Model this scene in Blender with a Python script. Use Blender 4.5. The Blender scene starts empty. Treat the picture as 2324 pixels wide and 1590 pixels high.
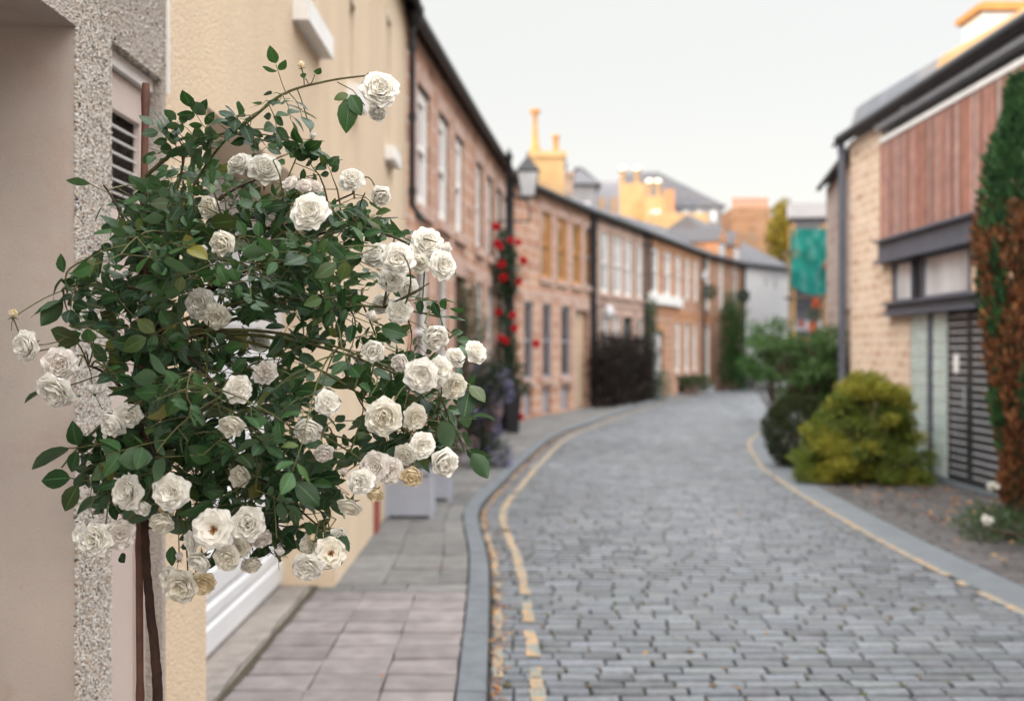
import bpy, math, random
from mathutils import Vector, Matrix, noise
R = math.radians
rnd = random.Random(11)
V = Vector

# ---------------------------------------------------------------- camera, sky, sun, exposure
scn = bpy.context.scene
cam_d = bpy.data.cameras.new('camera')
cam = bpy.data.objects.new('camera', cam_d)
scn.collection.objects.link(cam)
cam.location = (0, 0, 1.6)
cam.rotation_euler = (R(90), 0, 0)
cam_d.sensor_width = 36
cam_d.lens = 34.98
cam_d.clip_start = 0.05
cam_d.clip_end = 2000
cam_d.dof.use_dof = True
cam_d.dof.focus_distance = 1.98
cam_d.dof.aperture_fstop = 2.4
cam_d.dof.aperture_blades = 0
scn.camera = cam

SUN_EL = 12.0
SUN_DIR = V((-0.86, -0.51, math.tan(R(SUN_EL)))).normalized()      # towards the sun
world = bpy.data.worlds.new('World')
scn.world = world
world.use_nodes = True
nt = world.node_tree
nt.nodes.clear()
out = nt.nodes.new('ShaderNodeOutputWorld')
sky = nt.nodes.new('ShaderNodeTexSky')
sky.sky_type = 'NISHITA'
sky.sun_disc = False
sky.sun_elevation = R(SUN_EL)
sky.sun_rotation = math.atan2(SUN_DIR.x, SUN_DIR.y)
sky.dust_density = 4.0
bg1 = nt.nodes.new('ShaderNodeBackground')
bg1.inputs['Strength'].default_value = 0.02
nt.links.new(sky.outputs[0], bg1.inputs['Color'])
# sky gradient with added fill light: paler towards the horizon ahead, bright overhead
tc = nt.nodes.new('ShaderNodeTexCoord')
sep = nt.nodes.new('ShaderNodeSeparateXYZ')
nt.links.new(tc.outputs['Generated'], sep.inputs[0])
mr0 = nt.nodes.new('ShaderNodeMapRange')
mr0.interpolation_type = 'SMOOTHSTEP'
mr0.inputs['From Min'].default_value = 0.03
mr0.inputs['From Max'].default_value = 0.30
nt.links.new(sep.outputs['Z'], mr0.inputs['Value'])
mx0 = nt.nodes.new('ShaderNodeMix')
mx0.data_type = 'RGBA'
mx0.clamp_result = False
mx0.inputs['A'].default_value = (0.84, 0.815, 0.765, 1)
mx0.inputs['B'].default_value = (0.735, 0.735, 0.71, 1)
nt.links.new(mr0.outputs[0], mx0.inputs['Factor'])
mr = nt.nodes.new('ShaderNodeMapRange')
mr.interpolation_type = 'SMOOTHSTEP'
mr.inputs['From Min'].default_value = 0.36
mr.inputs['From Max'].default_value = 0.85
nt.links.new(sep.outputs['Z'], mr.inputs['Value'])
mx = nt.nodes.new('ShaderNodeMix')
mx.data_type = 'RGBA'
mx.clamp_result = False
mx.inputs['A'].default_value = (0.70, 0.71, 0.695, 1)
nt.links.new(mx0.outputs['Result'], mx.inputs['A'])
mx.inputs['B'].default_value = (4.7, 4.75, 4.8, 1)
nt.links.new(mr.outputs[0], mx.inputs['Factor'])
# western sky brightened as frontal fill light, behind the photographer and to the left where the sun is going down
dp_ = nt.nodes.new('ShaderNodeVectorMath')
dp_.operation = 'DOT_PRODUCT'
dp_.inputs[1].default_value = V((-0.40, -0.84, 0.36)).normalized()
nt.links.new(tc.outputs['Generated'], dp_.inputs[0])
mr2 = nt.nodes.new('ShaderNodeMapRange')
mr2.interpolation_type = 'SMOOTHSTEP'
mr2.inputs['From Min'].default_value = 0.25
mr2.inputs['From Max'].default_value = 1.0
nt.links.new(dp_.outputs['Value'], mr2.inputs['Value'])
mx2 = nt.nodes.new('ShaderNodeMix')
mx2.data_type = 'RGBA'
mx2.clamp_result = False
mx2.inputs['B'].default_value = (4.2, 4.0, 3.75, 1)
nt.links.new(mx.outputs['Result'], mx2.inputs['A'])
nt.links.new(mr2.outputs[0], mx2.inputs['Factor'])
bg2 = nt.nodes.new('ShaderNodeBackground')
nt.links.new(mx2.outputs['Result'], bg2.inputs['Color'])
add = nt.nodes.new('ShaderNodeAddShader')
nt.links.new(bg1.outputs[0], add.inputs[0])
nt.links.new(bg2.outputs[0], add.inputs[1])
nt.links.new(add.outputs[0], out.inputs['Surface'])

sun_d = bpy.data.lights.new('sun', 'SUN')
sun_d.energy = 2.4
sun_d.angle = R(0.6)
sun_d.color = (1.0, 0.60, 0.24)
sun = bpy.data.objects.new('sun', sun_d)
scn.collection.objects.link(sun)
sun.rotation_euler = SUN_DIR.to_track_quat('Z', 'Y').to_euler()

scn.view_settings.view_transform = 'Standard'
scn.view_settings.look = 'None'
scn.view_settings.exposure = 0.25
scn.view_settings.gamma = 1
scn.cycles.max_bounces = 8
scn.cycles.transparent_max_bounces = 8

# ---------------------------------------------------------------- helpers
COL = scn.collection
KP = 0.4408 / 995.0

def P(x, y, d):                       # point seen at (x, y) of a 2323-wide view, d metres ahead
    return V(((x - 1161.5) * KP * d, d, 1.6 + (795 - y) * KP * d))

def rv(a, b): return rnd.uniform(a, b)

def rdir():
    while True:
        v = V((rv(-1, 1), rv(-1, 1), rv(-1, 1)))
        if 0.05 < v.length < 1: return v.normalized()

def tag(o, label=None, cat=None, group=None, kind=None):
    if label: o['label'] = label
    if cat: o['category'] = cat
    if group: o['group'] = group
    if kind: o['kind'] = kind
    return o

def empty(name, loc, label, cat, group=None):
    o = bpy.data.objects.new(name, None)
    COL.objects.link(o)
    o.location = loc
    o.empty_display_size = 0.1
    return tag(o, label, cat, group)

def origin(o):
    l = V((0, 0, 0))
    while o:
        l += V(o.location)
        o = o.parent
    return l

class MB:
    def __init__(self):
        self.v = []; self.f = []; self.uv = []; self.mi = []; self.c = []
        self.hasuv = False; self.hasc = False
    def face(self, pts, uv=None, mi=0, c=None):
        b = len(self.v)
        self.v.extend(tuple(p) for p in pts)
        self.f.append(tuple(range(b, b + len(pts))))
        self.mi.append(mi)
        if uv: self.hasuv = True
        self.uv.append(uv)
        if c: self.hasc = True
        self.c.append(c)
    def grid(self, rows, closed=False, mi=0, c=None, uvs=None):
        b = len(self.v)
        n = len(rows[0])
        for r in rows: self.v.extend(tuple(p) for p in r)
        for i in range(len(rows) - 1):
            for j in range(n if closed else n - 1):
                k = (j + 1) % n
                self.f.append((b + i * n + j, b + i * n + k, b + (i + 1) * n + k, b + (i + 1) * n + j))
                self.mi.append(mi)
                if uvs:
                    self.hasuv = True
                    self.uv.append([uvs[i][j], uvs[i][k], uvs[i + 1][k], uvs[i + 1][j]])
                else: self.uv.append(None)
                if c: self.hasc = True
                self.c.append(c[i][j] if isinstance(c, list) else c)
    def box(self, o, a, b, c, mi=0, col=None):      # corner o, three edge vectors
        o, a, b, c = V(o), V(a), V(b), V(c)
        if a.cross(b).dot(c) < 0: a, b = b, a
        la, lb, lc = a.length, b.length, c.length
        q = [(o, b, a, lb, la), (o + c, a, b, la, lb), (o, a, c, la, lc), (o + b, c, a, lc, la), (o, c, b, lc, lb), (o + a, b, c, lb, lc)]
        for p, e, g, le, lg in q:
            if abs(e.normalized().z) > abs(g.normalized().z):
                self.face([p, p + e, p + e + g, p + g], [(0, 0), (0, le), (lg, le), (lg, 0)], mi, col)
                continue
            self.face([p, p + e, p + e + g, p + g], [(0, 0), (le, 0), (le, lg), (0, lg)], mi, col)
    def cube(self, x0, x1, y0, y1, z0, z1, mi=0, col=None):
        self.box((x0, y0, z0), (x1 - x0, 0, 0), (0, y1 - y0, 0), (0, 0, z1 - z0), mi, col)
    def tube(self, pts, rad, seg=8, mi=0, c=None, cap=True):
        pts = [V(p) for p in pts]
        if not isinstance(rad, (list, tuple)): rad = [rad] * len(pts)
        rows = []
        up = V((0.13, 0.31, 0.94))
        for i, p in enumerate(pts):
            t = (pts[min(i + 1, len(pts) - 1)] - pts[max(i - 1, 0)]).normalized()
            s = t.cross(up)
            if s.length < 0.05: s = t.cross(V((1, 0, 0)))
            s.normalize()
            u = s.cross(t)
            rows.append([p + (s * math.cos(a) + u * math.sin(a)) * rad[i] for a in [2 * math.pi * k / seg for k in range(seg)]])
        self.grid(rows, True, mi, c)
        if cap:
            self.face(list(reversed(rows[0])), None, mi, c)
            self.face(rows[-1], None, mi, c)
    def lathe(self, ctr, prof, seg=16, mi=0, c=None):
        ctr = V(ctr)
        rows = [[ctr + V((r * math.cos(2 * math.pi * k / seg), r * math.sin(2 * math.pi * k / seg), z)) for k in range(seg)] for r, z in prof]
        self.grid(rows, True, mi, c)
    def build(self, name, mats, parent=None, loc=None, smooth=False, bevel=0):
        me = bpy.data.meshes.new(name)
        o0 = V(loc) if loc is not None else (origin(parent) if parent else V((0, 0, 0)))
        me.from_pydata([(v[0] - o0.x, v[1] - o0.y, v[2] - o0.z) for v in self.v], [], self.f)
        if not isinstance(mats, (list, tuple)): mats = [mats]
        for m in mats: me.materials.append(m)
        me.polygons.foreach_set('material_index', self.mi)
        if smooth: me.polygons.foreach_set('use_smooth', [True] * len(self.f))
        if self.hasuv:
            l = me.uv_layers.new(name='UVMap')
            flat = []
            for f, u in zip(self.f, self.uv):
                for k in range(len(f)):
                    flat.extend(u[k] if u else (0, 0))
            l.data.foreach_set('uv', flat)
        if self.hasc:
            a = me.color_attributes.new('Col', 'FLOAT_COLOR', 'CORNER')
            flat = []
            for f, c in zip(self.f, self.c):
                cc = c or (1, 1, 1)
                if isinstance(cc[0], (tuple, list)):
                    for k in range(len(f)): flat.extend((cc[k][0], cc[k][1], cc[k][2], 1))
                else:
                    flat.extend((cc[0], cc[1], cc[2], 1) * len(f))
            a.data.foreach_set('color', flat)
        me.update()
        o = bpy.data.objects.new(name, me)
        COL.objects.link(o)
        if parent: o.parent = parent
        elif loc is not None: o.location = loc
        if bevel:
            md = o.modifiers.new('bevel', 'BEVEL')
            md.width = bevel
            md.segments = 2
            md.limit_method = 'ANGLE'
        return o

# ---------------------------------------------------------------- materials
def newmat(name):
    m = bpy.data.materials.new(name)
    m.use_nodes = True
    t = m.node_tree
    b = t.nodes['Principled BSDF']
    return m, t, b

def N(t, kind, **kw):
    n = t.nodes.new(kind)
    for k, v in kw.items():
        if hasattr(n, k): setattr(n, k, v)
        else: n.inputs[k].default_value = v
    return n

def ramp(t, src, stops):
    r = t.nodes.new('ShaderNodeValToRGB')
    e = r.color_ramp.elements
    while len(e) < len(stops): e.new(0.5)
    for x, (p, c) in zip(e, stops):
        x.position = p
        x.color = (*c, 1) if len(c) == 3 else c
    t.links.new(src, r.inputs[0])
    return r.outputs[0]

def mixc(t, fac, a, b, mode='MIX'):
    m = t.nodes.new('ShaderNodeMix')
    m.data_type = 'RGBA'
    m.blend_type = mode
    for s, x in (('Factor', fac), ('A', a), ('B', b)):
        if isinstance(x, (int, float)): m.inputs[s].default_value = x
        elif isinstance(x, tuple): m.inputs[s].default_value = (*x, 1)
        else: t.links.new(x, m.inputs[s])
    return m.outputs['Result']

def coords(t, uv=False):
    c = t.nodes.new('ShaderNodeTexCoord')
    return c.outputs['UV' if uv else 'Object']

def bump(t, b, h, strength=0.3, dist=0.01):
    n = t.nodes.new('ShaderNodeBump')
    n.inputs['Strength'].default_value = strength
    n.inputs['Distance'].default_value = dist
    t.links.new(h, n.inputs['Height'])
    t.links.new(n.outputs[0], b.inputs['Normal'])

def mat(name, c1, c2=None, scale=4.0, rough=0.8, bmp=0.0, bscale=60.0, bdist=0.005, spec=0.3, metal=0.0, detail=6):
    m, t, b = newmat(name)
    co = coords(t)
    b.inputs['Roughness'].default_value = rough
    b.inputs['Specular IOR Level'].default_value = spec
    b.inputs['Metallic'].default_value = metal
    c2 = c2 or tuple(x * 0.75 for x in c1)
    n = N(t, 'ShaderNodeTexNoise', Scale=scale, Detail=detail, Roughness=0.65)
    t.links.new(co, n.inputs['Vector'])
    t.links.new(ramp(t, n.outputs['Fac'], [(0.3, c2), (0.68, c1)]), b.inputs['Base Color'])
    if bmp:
        n2 = N(t, 'ShaderNodeTexNoise', Scale=bscale, Detail=4, Roughness=0.6)
        t.links.new(co, n2.inputs['Vector'])
        bump(t, b, n2.outputs['Fac'], bmp, bdist)
    return m

def attrmat(name, rough=0.7, spec=0.3, mul=None, nscale=30, namt=0.35, trans=0.0, bmp=0.0, bscale=80):
    m, t, b = newmat(name)
    a = N(t, 'ShaderNodeAttribute', attribute_name='Col')
    co = coords(t)
    n = N(t, 'ShaderNodeTexNoise', Scale=nscale, Detail=5)
    t.links.new(co, n.inputs['Vector'])
    dk = ramp(t, n.outputs['Fac'], [(0.3, (1 - namt,) * 3), (0.7, (1 + 0.0,) * 3)])
    c = mixc(t, 1.0, a.outputs['Color'], dk, 'MULTIPLY')
    t.links.new(c, b.inputs['Base Color'])
    b.inputs['Roughness'].default_value = rough
    b.inputs['Specular IOR Level'].default_value = spec
    if bmp:
        n2 = N(t, 'ShaderNodeTexNoise', Scale=bscale, Detail=4)
        t.links.new(co, n2.inputs['Vector'])
        bump(t, b, n2.outputs['Fac'], bmp, 0.004)
    if trans:
        tr = N(t, 'ShaderNodeBsdfTranslucent')
        t.links.new(c, tr.inputs['Color'])
        ms = N(t, 'ShaderNodeMixShader')
        ms.inputs[0].default_value = trans
        t.links.new(b.outputs[0], ms.inputs[1])
        t.links.new(tr.outputs[0], ms.inputs[2])
        t.links.new(ms.outputs[0], t.nodes['Material Output'].inputs['Surface'])
    return m

def blockmat(name, cols, mortar, bw=0.45, bh=0.24, ms=0.012, rough=0.85, bstr=0.5, stain=0.35):
    m, t, b = newmat(name)
    uv = coords(t, True)
    br = N(t, 'ShaderNodeTexBrick')
    br.inputs['Scale'].default_value = 1.0
    br.inputs['Brick Width'].default_value = bw
    br.inputs['Row Height'].default_value = bh
    br.inputs['Mortar Size'].default_value = ms
    br.inputs['Mortar Smooth'].default_value = 0.3
    br.inputs['Color1'].default_value = (0, 0, 0, 1)
    br.inputs['Color2'].default_value = (1, 1, 1, 1)
    br.inputs['Mortar'].default_value = (0.5, 0.5, 0.5, 1)
    t.links.new(uv, br.inputs['Vector'])
    n = N(t, 'ShaderNodeTexNoise', Scale=1.7, Detail=8, Roughness=0.7)
    t.links.new(uv, n.inputs['Vector'])
    mixv = N(t, 'ShaderNodeMath', operation='MULTIPLY_ADD')
    mixv.inputs[1].default_value = 0.40
    t.links.new(br.outputs['Color'], mixv.inputs[0])
    sc = N(t, 'ShaderNodeMath', operation='MULTIPLY')
    sc.inputs[1].default_value = 0.60
    t.links.new(n.outputs['Fac'], sc.inputs[0])
    t.links.new(sc.outputs[0], mixv.inputs[2])
    st = [(0.12 + 0.76 * i / (len(cols) - 1), c) for i, c in enumerate(cols)]
    c = ramp(t, mixv.outputs[0], st)
    n3 = N(t, 'ShaderNodeTexNoise', Scale=9, Detail=6)
    t.links.new(uv, n3.inputs['Vector'])
    c = mixc(t, stain, c, ramp(t, n3.outputs['Fac'], [(0.3, (0.35, 0.3, 0.28)), (0.65, (1, 1, 1))]), 'MULTIPLY')
    c = mixc(t, br.outputs['Fac'], c, mortar)
    t.links.new(c, b.inputs['Base Color'])
    b.inputs['Roughness'].default_value = rough
    b.inputs['Specular IOR Level'].default_value = 0.2
    inv = N(t, 'ShaderNodeMath', operation='SUBTRACT')
    inv.inputs[0].default_value = 1
    t.links.new(br.outputs['Fac'], inv.inputs[1])
    h = N(t, 'ShaderNodeMath', operation='MULTIPLY_ADD')
    h.inputs[1].default_value = 0.5
    t.links.new(n3.outputs['Fac'], h.inputs[0])
    t.links.new(inv.outputs[0], h.inputs[2])
    bump(t, b, h.outputs[0], bstr, 0.02)
    return m

def glassmat(name, c, rough=0.06):
    m, t, b = newmat(name)
    n = N(t, 'ShaderNodeTexNoise', Scale=1.2, Detail=3)
    t.links.new(coords(t), n.inputs['Vector'])
    t.links.new(ramp(t, n.outputs['Fac'], [(0.35, tuple(x * 0.6 for x in c)), (0.65, c)]), b.inputs['Base Color'])
    b.inputs['Roughness'].default_value = rough
    b.inputs['Specular IOR Level'].default_value = 0.6
    bump(t, b, n.outputs['Fac'], 0.08, 0.02)
    return m

def harlmat(name, base, dirt, bs, strength, dist):
    m, t, b = newmat(name)
    co = coords(t)
    v = N(t, 'ShaderNodeTexVoronoi', Scale=bs)
    n = N(t, 'ShaderNodeTexNoise', Scale=bs * 0.55, Detail=5, Roughness=0.7)
    big = N(t, 'ShaderNodeTexNoise', Scale=1.6, Detail=6, Roughness=0.6)
    mp = N(t, 'ShaderNodeMapping')
    mp.inputs['Scale'].default_value = (1, 1, 0.35)
    t.links.new(co, mp.inputs['Vector'])
    t.links.new(mp.outputs[0], big.inputs['Vector'])
    for q in (v, n): t.links.new(co, q.inputs['Vector'])
    c = ramp(t, big.outputs['Fac'], [(0.3, tuple(x * 0.86 for x in base)), (0.62, base)])
    c = mixc(t, 0.6, c, ramp(t, n.outputs['Fac'], [(0.34, dirt), (0.52, (1, 1, 1))]), 'MULTIPLY')
    t.links.new(c, b.inputs['Base Color'])
    b.inputs['Roughness'].default_value = 0.9
    b.inputs['Specular IOR Level'].default_value = 0.15
    h = N(t, 'ShaderNodeMath', operation='SUBTRACT')
    t.links.new(n.outputs['Fac'], h.inputs[0])
    t.links.new(v.outputs['Distance'], h.inputs[1])
    bump(t, b, h.outputs[0], strength, dist)
    return m

M = {}
M['harl'] = harlmat('rough cream harling', (0.68, 0.55, 0.405), (0.60, 0.47, 0.33), 120, 0.7, 0.005)
M['cream'] = mat('smooth cream render', (0.64, 0.52, 0.38), (0.57, 0.455, 0.325), 3, 0.85, 0.15, 120, 0.003)
M['dash'] = harlmat('pebbledash bedding', (0.47, 0.42, 0.375), (0.55, 0.5, 0.46), 140, 1.0, 0.008)
def oldrender():
    m, t, b = newmat('old smooth render')
    co = coords(t)
    n1 = N(t, 'ShaderNodeTexNoise', Scale=1.5, Detail=9, Roughness=0.6)
    n2 = N(t, 'ShaderNodeTexNoise', Scale=3.2, Detail=7, Roughness=0.7)
    n3 = N(t, 'ShaderNodeTexNoise', Scale=170, Detail=3, Roughness=0.7)
    for q in (n1, n2, n3): t.links.new(co, q.inputs['Vector'])
    c = ramp(t, n1.outputs['Fac'], [(0.3, (0.40, 0.335, 0.30)), (0.65, (0.535, 0.455, 0.395))])
    c = mixc(t, ramp(t, n2.outputs['Fac'], [(0.55, (0, 0, 0)), (0.75, (0.7, 0.7, 0.7))]), c, (0.43, 0.29, 0.235))
    c = mixc(t, 0.5, c, ramp(t, n3.outputs['Fac'], [(0.25, (0.55, 0.52, 0.5)), (0.42, (1, 1, 1))]), 'MULTIPLY')
    t.links.new(c, b.inputs['Base Color'])
    b.inputs['Roughness'].default_value = 0.88
    b.inputs['Specular IOR Level'].default_value = 0.15
    bump(t, b, n3.outputs['Fac'], 0.45, 0.002)
    return m
M['jamb'] = oldrender()
M['peb'] = attrmat('pebbles', 0.75, 0.25, nscale=200, namt=0.3)
M['white'] = mat('white painted wood', (0.78, 0.77, 0.75), (0.66, 0.65, 0.63), 3, 0.5)
M['gwhite'] = mat('white garage door paint', (0.672, 0.681, 0.697), (0.605, 0.614, 0.631), 2, 0.4)
M['pinkdoor'] = mat('pale pink grey door paint', (0.55, 0.46, 0.42), (0.49, 0.41, 0.375), 2, 0.55)
M['black'] = mat('black iron paint', (0.018, 0.018, 0.022), (0.012, 0.012, 0.014), 8, 0.4)
M['slate'] = blockmat('grey slate', [(0.055, 0.056, 0.066), (0.085, 0.085, 0.095), (0.125, 0.12, 0.13)], (0.07, 0.07, 0.08), 0.25, 0.16, 0.008, 0.6, 0.4)
M['lead'] = mat('grey lead sheet', (0.20, 0.21, 0.235), (0.14, 0.147, 0.168), 2, 0.5)
M['stone'] = blockmat('pink sandstone', [(0.236, 0.139, 0.104), (0.456, 0.245, 0.169), (0.581, 0.335, 0.225), (0.597, 0.441, 0.352)], (0.565, 0.458, 0.385), 0.5, 0.26, 0.02, stain=0.6)
M['stone2'] = blockmat('orange brown sandstone', [(0.220, 0.122, 0.085), (0.409, 0.216, 0.136), (0.512, 0.273, 0.164), (0.468, 0.345, 0.285)], (0.454, 0.374, 0.329), 0.45, 0.24, 0.02, stain=0.6)
M['stone3'] = blockmat('grey brown sandstone', [(0.157, 0.118, 0.101), (0.286, 0.215, 0.175), (0.400, 0.291, 0.228), (0.429, 0.361, 0.323)], (0.386, 0.334, 0.296), 0.45, 0.22, 0.02, stain=0.6)
M['stoneR'] = blockmat('cream rubble stone', [(0.381, 0.233, 0.160), (0.619, 0.438, 0.314), (0.704, 0.543, 0.410), (0.704, 0.592, 0.487)], (0.662, 0.543, 0.431), 0.30, 0.135, 0.016, stain=0.55, bstr=0.18)
M['dress'] = mat('dressed pale sandstone', (0.525, 0.378, 0.313), (0.362, 0.234, 0.189), 3, 0.85, 0.3, 40)
M['dressO'] = mat('dressed orange sandstone', (0.504, 0.258, 0.137), (0.360, 0.185, 0.105), 3, 0.85, 0.3, 40)
M['stoneB'] = blockmat('brown chimney stone', [(0.14, 0.08, 0.05), (0.24, 0.135, 0.08), (0.29, 0.17, 0.1), (0.24, 0.18, 0.13)], (0.26, 0.2, 0.15), 0.6, 0.3, 0.02)
M['ochre'] = mat('ochre painted timber', (0.55, 0.27, 0.08), (0.42, 0.2, 0.06), 4, 0.6)
M['glass'] = glassmat('dark window glass', (0.05, 0.045, 0.045))
M['glassw'] = glassmat('sky toned window glass', (0.58, 0.58, 0.6))  # pale colour stands in for bright sky mirrored in the panes
M['blind'] = mat('cream window blind', (0.62, 0.52, 0.40), (0.56, 0.46, 0.34), 2, 0.5)
M['gold'] = mat('yellow ashlar and sunlit tone', (0.476, 0.329, 0.174), (0.374, 0.238, 0.116), 1.5, 0.85)
M['metal'] = mat('polished metal glint cap', (0.8, 0.72, 0.55), None, 3, 0.22, metal=1.0)
M['glasso'] = glassmat('amber window glass', (0.38, 0.2, 0.08))
M['panel'] = mat('blue grey panel paint', (0.30, 0.30, 0.33), (0.24, 0.24, 0.27), 4, 0.5)
M['paledoor'] = mat('pale timber door', (0.56, 0.42, 0.30), (0.45, 0.33, 0.23), 4, 0.5)
M['teal'] = mat('dark teal door paint', (0.03, 0.07, 0.08), None, 4, 0.4)
M['steel'] = mat('blue grey steel', (0.10, 0.105, 0.13), (0.075, 0.08, 0.10), 3, 0.45)
M['steel2'] = mat('pale grey steel', (0.30, 0.31, 0.34), (0.24, 0.25, 0.28), 3, 0.4)
M['slats'] = attrmat('red cedar boards', 0.65, 0.25, nscale=6, namt=0.3)
M['dark'] = mat('charcoal painted louvres', (0.028, 0.029, 0.032), (0.02, 0.02, 0.023), 3, 0.35, spec=0.5)
M['silver'] = mat('pale slat highlights', (0.62, 0.63, 0.66), None, 3, 0.3, metal=0.2)
M['gblock'] = mat('milky glass block', (0.50, 0.58, 0.55), (0.34, 0.42, 0.40), 3.5, 0.12, spec=0.7)
M['ww'] = mat('white rendered wall', (0.82, 0.82, 0.83), (0.75, 0.75, 0.77), 1, 0.8)
M['kerb'] = mat('grey granite kerb', (0.125, 0.14, 0.155), (0.08, 0.09, 0.10), 9, 0.7, 0.3, 90)
M['kerbR'] = mat('smooth grey concrete strip', (0.125, 0.138, 0.15), (0.095, 0.105, 0.115), 3.5, 0.7, 0.2, 120)
M['sett'] = attrmat('worn stone setts', 0.52, 0.4, nscale=28, namt=0.35, bmp=0.4, bscale=70)
M['slab'] = attrmat('paving slabs', 0.8, 0.25, nscale=9, namt=0.32, bmp=0.25, bscale=110)
M['ground'] = mat('dark earth and asphalt', (0.06, 0.058, 0.055), (0.04, 0.038, 0.036), 2, 0.95)
M['joint'] = mat('sandy mossy joint fill', (0.075, 0.06, 0.042), (0.032, 0.034, 0.02), 6, 0.95, 0.4, 60)
M['conc'] = mat('worn concrete threshold', (0.33, 0.29, 0.26), (0.16, 0.145, 0.135), 5, 0.9, 0.4, 70, detail=10)
M['leafR'] = None

def roadpaint():
    m, t, b = newmat('worn yellow road paint')
    a = N(t, 'ShaderNodeAttribute', attribute_name='Col')
    n = N(t, 'ShaderNodeTexNoise', Scale=18, Detail=6, Roughness=0.75)
    t.links.new(coords(t), n.inputs['Vector'])
    t.links.new(mixc(t, ramp(t, n.outputs['Fac'], [(0.42, (0, 0, 0)), (0.58, (1, 1, 1))]), (0.12, 0.165, 0.17), a.outputs['Color']), b.inputs['Base Color'])
    b.inputs['Roughness'].default_value = 0.8
    return m
M['paint'] = roadpaint()

def leafmat(name, a1, a2, under, rough=0.38, spec=0.36, trans=0.2):
    m, t, b = newmat(name)
    at = N(t, 'ShaderNodeAttribute', attribute_name='Col')       # r: tint, g: unused
    sc_ = N(t, 'ShaderNodeSeparateColor')
    t.links.new(at.outputs['Color'], sc_.inputs[0])
    c = mixc(t, sc_.outputs[0], a1, a2)
    c = mixc(t, sc_.outputs[1], c, (0.20, 0.17, 0.03))
    uv = coords(t, True)
    sp = N(t, 'ShaderNodeSeparateXYZ')
    t.links.new(uv, sp.inputs[0])
    ab = N(t, 'ShaderNodeMath', operation='ABSOLUTE')
    t.links.new(sp.outputs['X'], ab.inputs[0])
    # side veins run obliquely from the midrib
    ve = N(t, 'ShaderNodeMath', operation='MULTIPLY_ADD')
    ve.inputs[1].default_value = -0.55
    t.links.new(ab.outputs[0], ve.inputs[0])
    t.links.new(sp.outputs['Y'], ve.inputs[2])
    sn = N(t, 'ShaderNodeMath', operation='MULTIPLY')
    sn.inputs[1].default_value = 46.0
    t.links.new(ve.outputs[0], sn.inputs[0])
    si = N(t, 'ShaderNodeMath', operation='SINE')
    t.links.new(sn.outputs[0], si.inputs[0])
    mid = ramp(t, ab.outputs[0], [(0.0, (1, 1, 1)), (0.09, (0, 0, 0))])
    c = mixc(t, mid, c, tuple(min(1, x * 1.9 + 0.015) for x in a2))
    g = N(t, 'ShaderNodeNewGeometry')
    c = mixc(t, g.outputs['Backfacing'], c, under)
    t.links.new(c, b.inputs['Base Color'])
    b.inputs['Roughness'].default_value = rough
    b.inputs['Specular IOR Level'].default_value = spec
    bump(t, b, si.outputs[0], 0.25, 0.0012)
    tr = N(t, 'ShaderNodeBsdfTranslucent')
    t.links.new(mixc(t, 0.5, c, (0.10, 0.22, 0.04)), tr.inputs['Color'])
    ms = N(t, 'ShaderNodeMixShader')
    ms.inputs[0].default_value = trans
    t.links.new(b.outputs[0], ms.inputs[1])
    t.links.new(tr.outputs[0], ms.inputs[2])
    t.links.new(ms.outputs[0], t.nodes['Material Output'].inputs['Surface'])
    return m
M['roseleaf'] = leafmat('rose leaf', (0.007, 0.025, 0.010), (0.037, 0.097, 0.026), (0.060, 0.105, 0.055))

def petalmat(name, body, base, tip, trans=0.3):
    m, t, b = newmat(name)
    at = N(t, 'ShaderNodeAttribute', attribute_name='Col')       # r: along the petal 0..1, g: layer 0 outer..1 inner, b: random
    sp = N(t, 'ShaderNodeSeparateColor')
    t.links.new(at.outputs['Color'], sp.inputs[0])
    c = ramp(t, sp.outputs[0], [(0.0, base), (0.35, body), (0.9, body), (1.0, tip)])
    c = mixc(t, sp.outputs[1], c, mixc(t, 0.2, c, base))
    n = N(t, 'ShaderNodeTexNoise', Scale=90, Detail=4)
    t.links.new(coords(t), n.inputs['Vector'])
    c = mixc(t, 0.06, c, ramp(t, n.outputs['Fac'], [(0.35, (0.7, 0.6, 0.5)), (0.6, (1, 1, 1))]), 'MULTIPLY')
    t.links.new(c, b.inputs['Base Color'])
    b.inputs['Roughness'].default_value = 0.6
    b.inputs['Specular IOR Level'].default_value = 0.25
    tr = N(t, 'ShaderNodeBsdfTranslucent')
    t.links.new(c, tr.inputs['Color'])
    ms = N(t, 'ShaderNodeMixShader')
    ms.inputs[0].default_value = trans
    t.links.new(b.outputs[0], ms.inputs[1])
    t.links.new(tr.outputs[0], ms.inputs[2])
    t.links.new(ms.outputs[0], t.nodes['Material Output'].inputs['Surface'])
    return m
M['pw'] = petalmat('white rose petal', (0.955, 0.935, 0.885), (0.94, 0.88, 0.69), (0.95, 0.925, 0.87), 0.34)
M['pc'] = petalmat('cream ageing rose petal', (0.93, 0.905, 0.83), (0.90, 0.79, 0.54), (0.93, 0.87, 0.73), 0.34)
M['pp'] = petalmat('blush rose petal', (0.89, 0.86, 0.82), (0.86, 0.72, 0.58), (0.90, 0.80, 0.74), 0.34)
M['po'] = petalmat('withering amber rose petal', (0.91, 0.82, 0.62), (0.84, 0.62, 0.28), (0.84, 0.62, 0.32), 0.25)
M['pr'] = petalmat('red rose petal', (0.62, 0.018, 0.03), (0.4, 0.02, 0.02), (0.66, 0.03, 0.05))
M['sepal'] = mat('green sepal', (0.06, 0.12, 0.04), (0.12, 0.09, 0.04), 60, 0.6)
M['stamen'] = mat('amber stamens', (0.45, 0.2, 0.03), (0.2, 0.07, 0.02), 90, 0.7)
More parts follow.
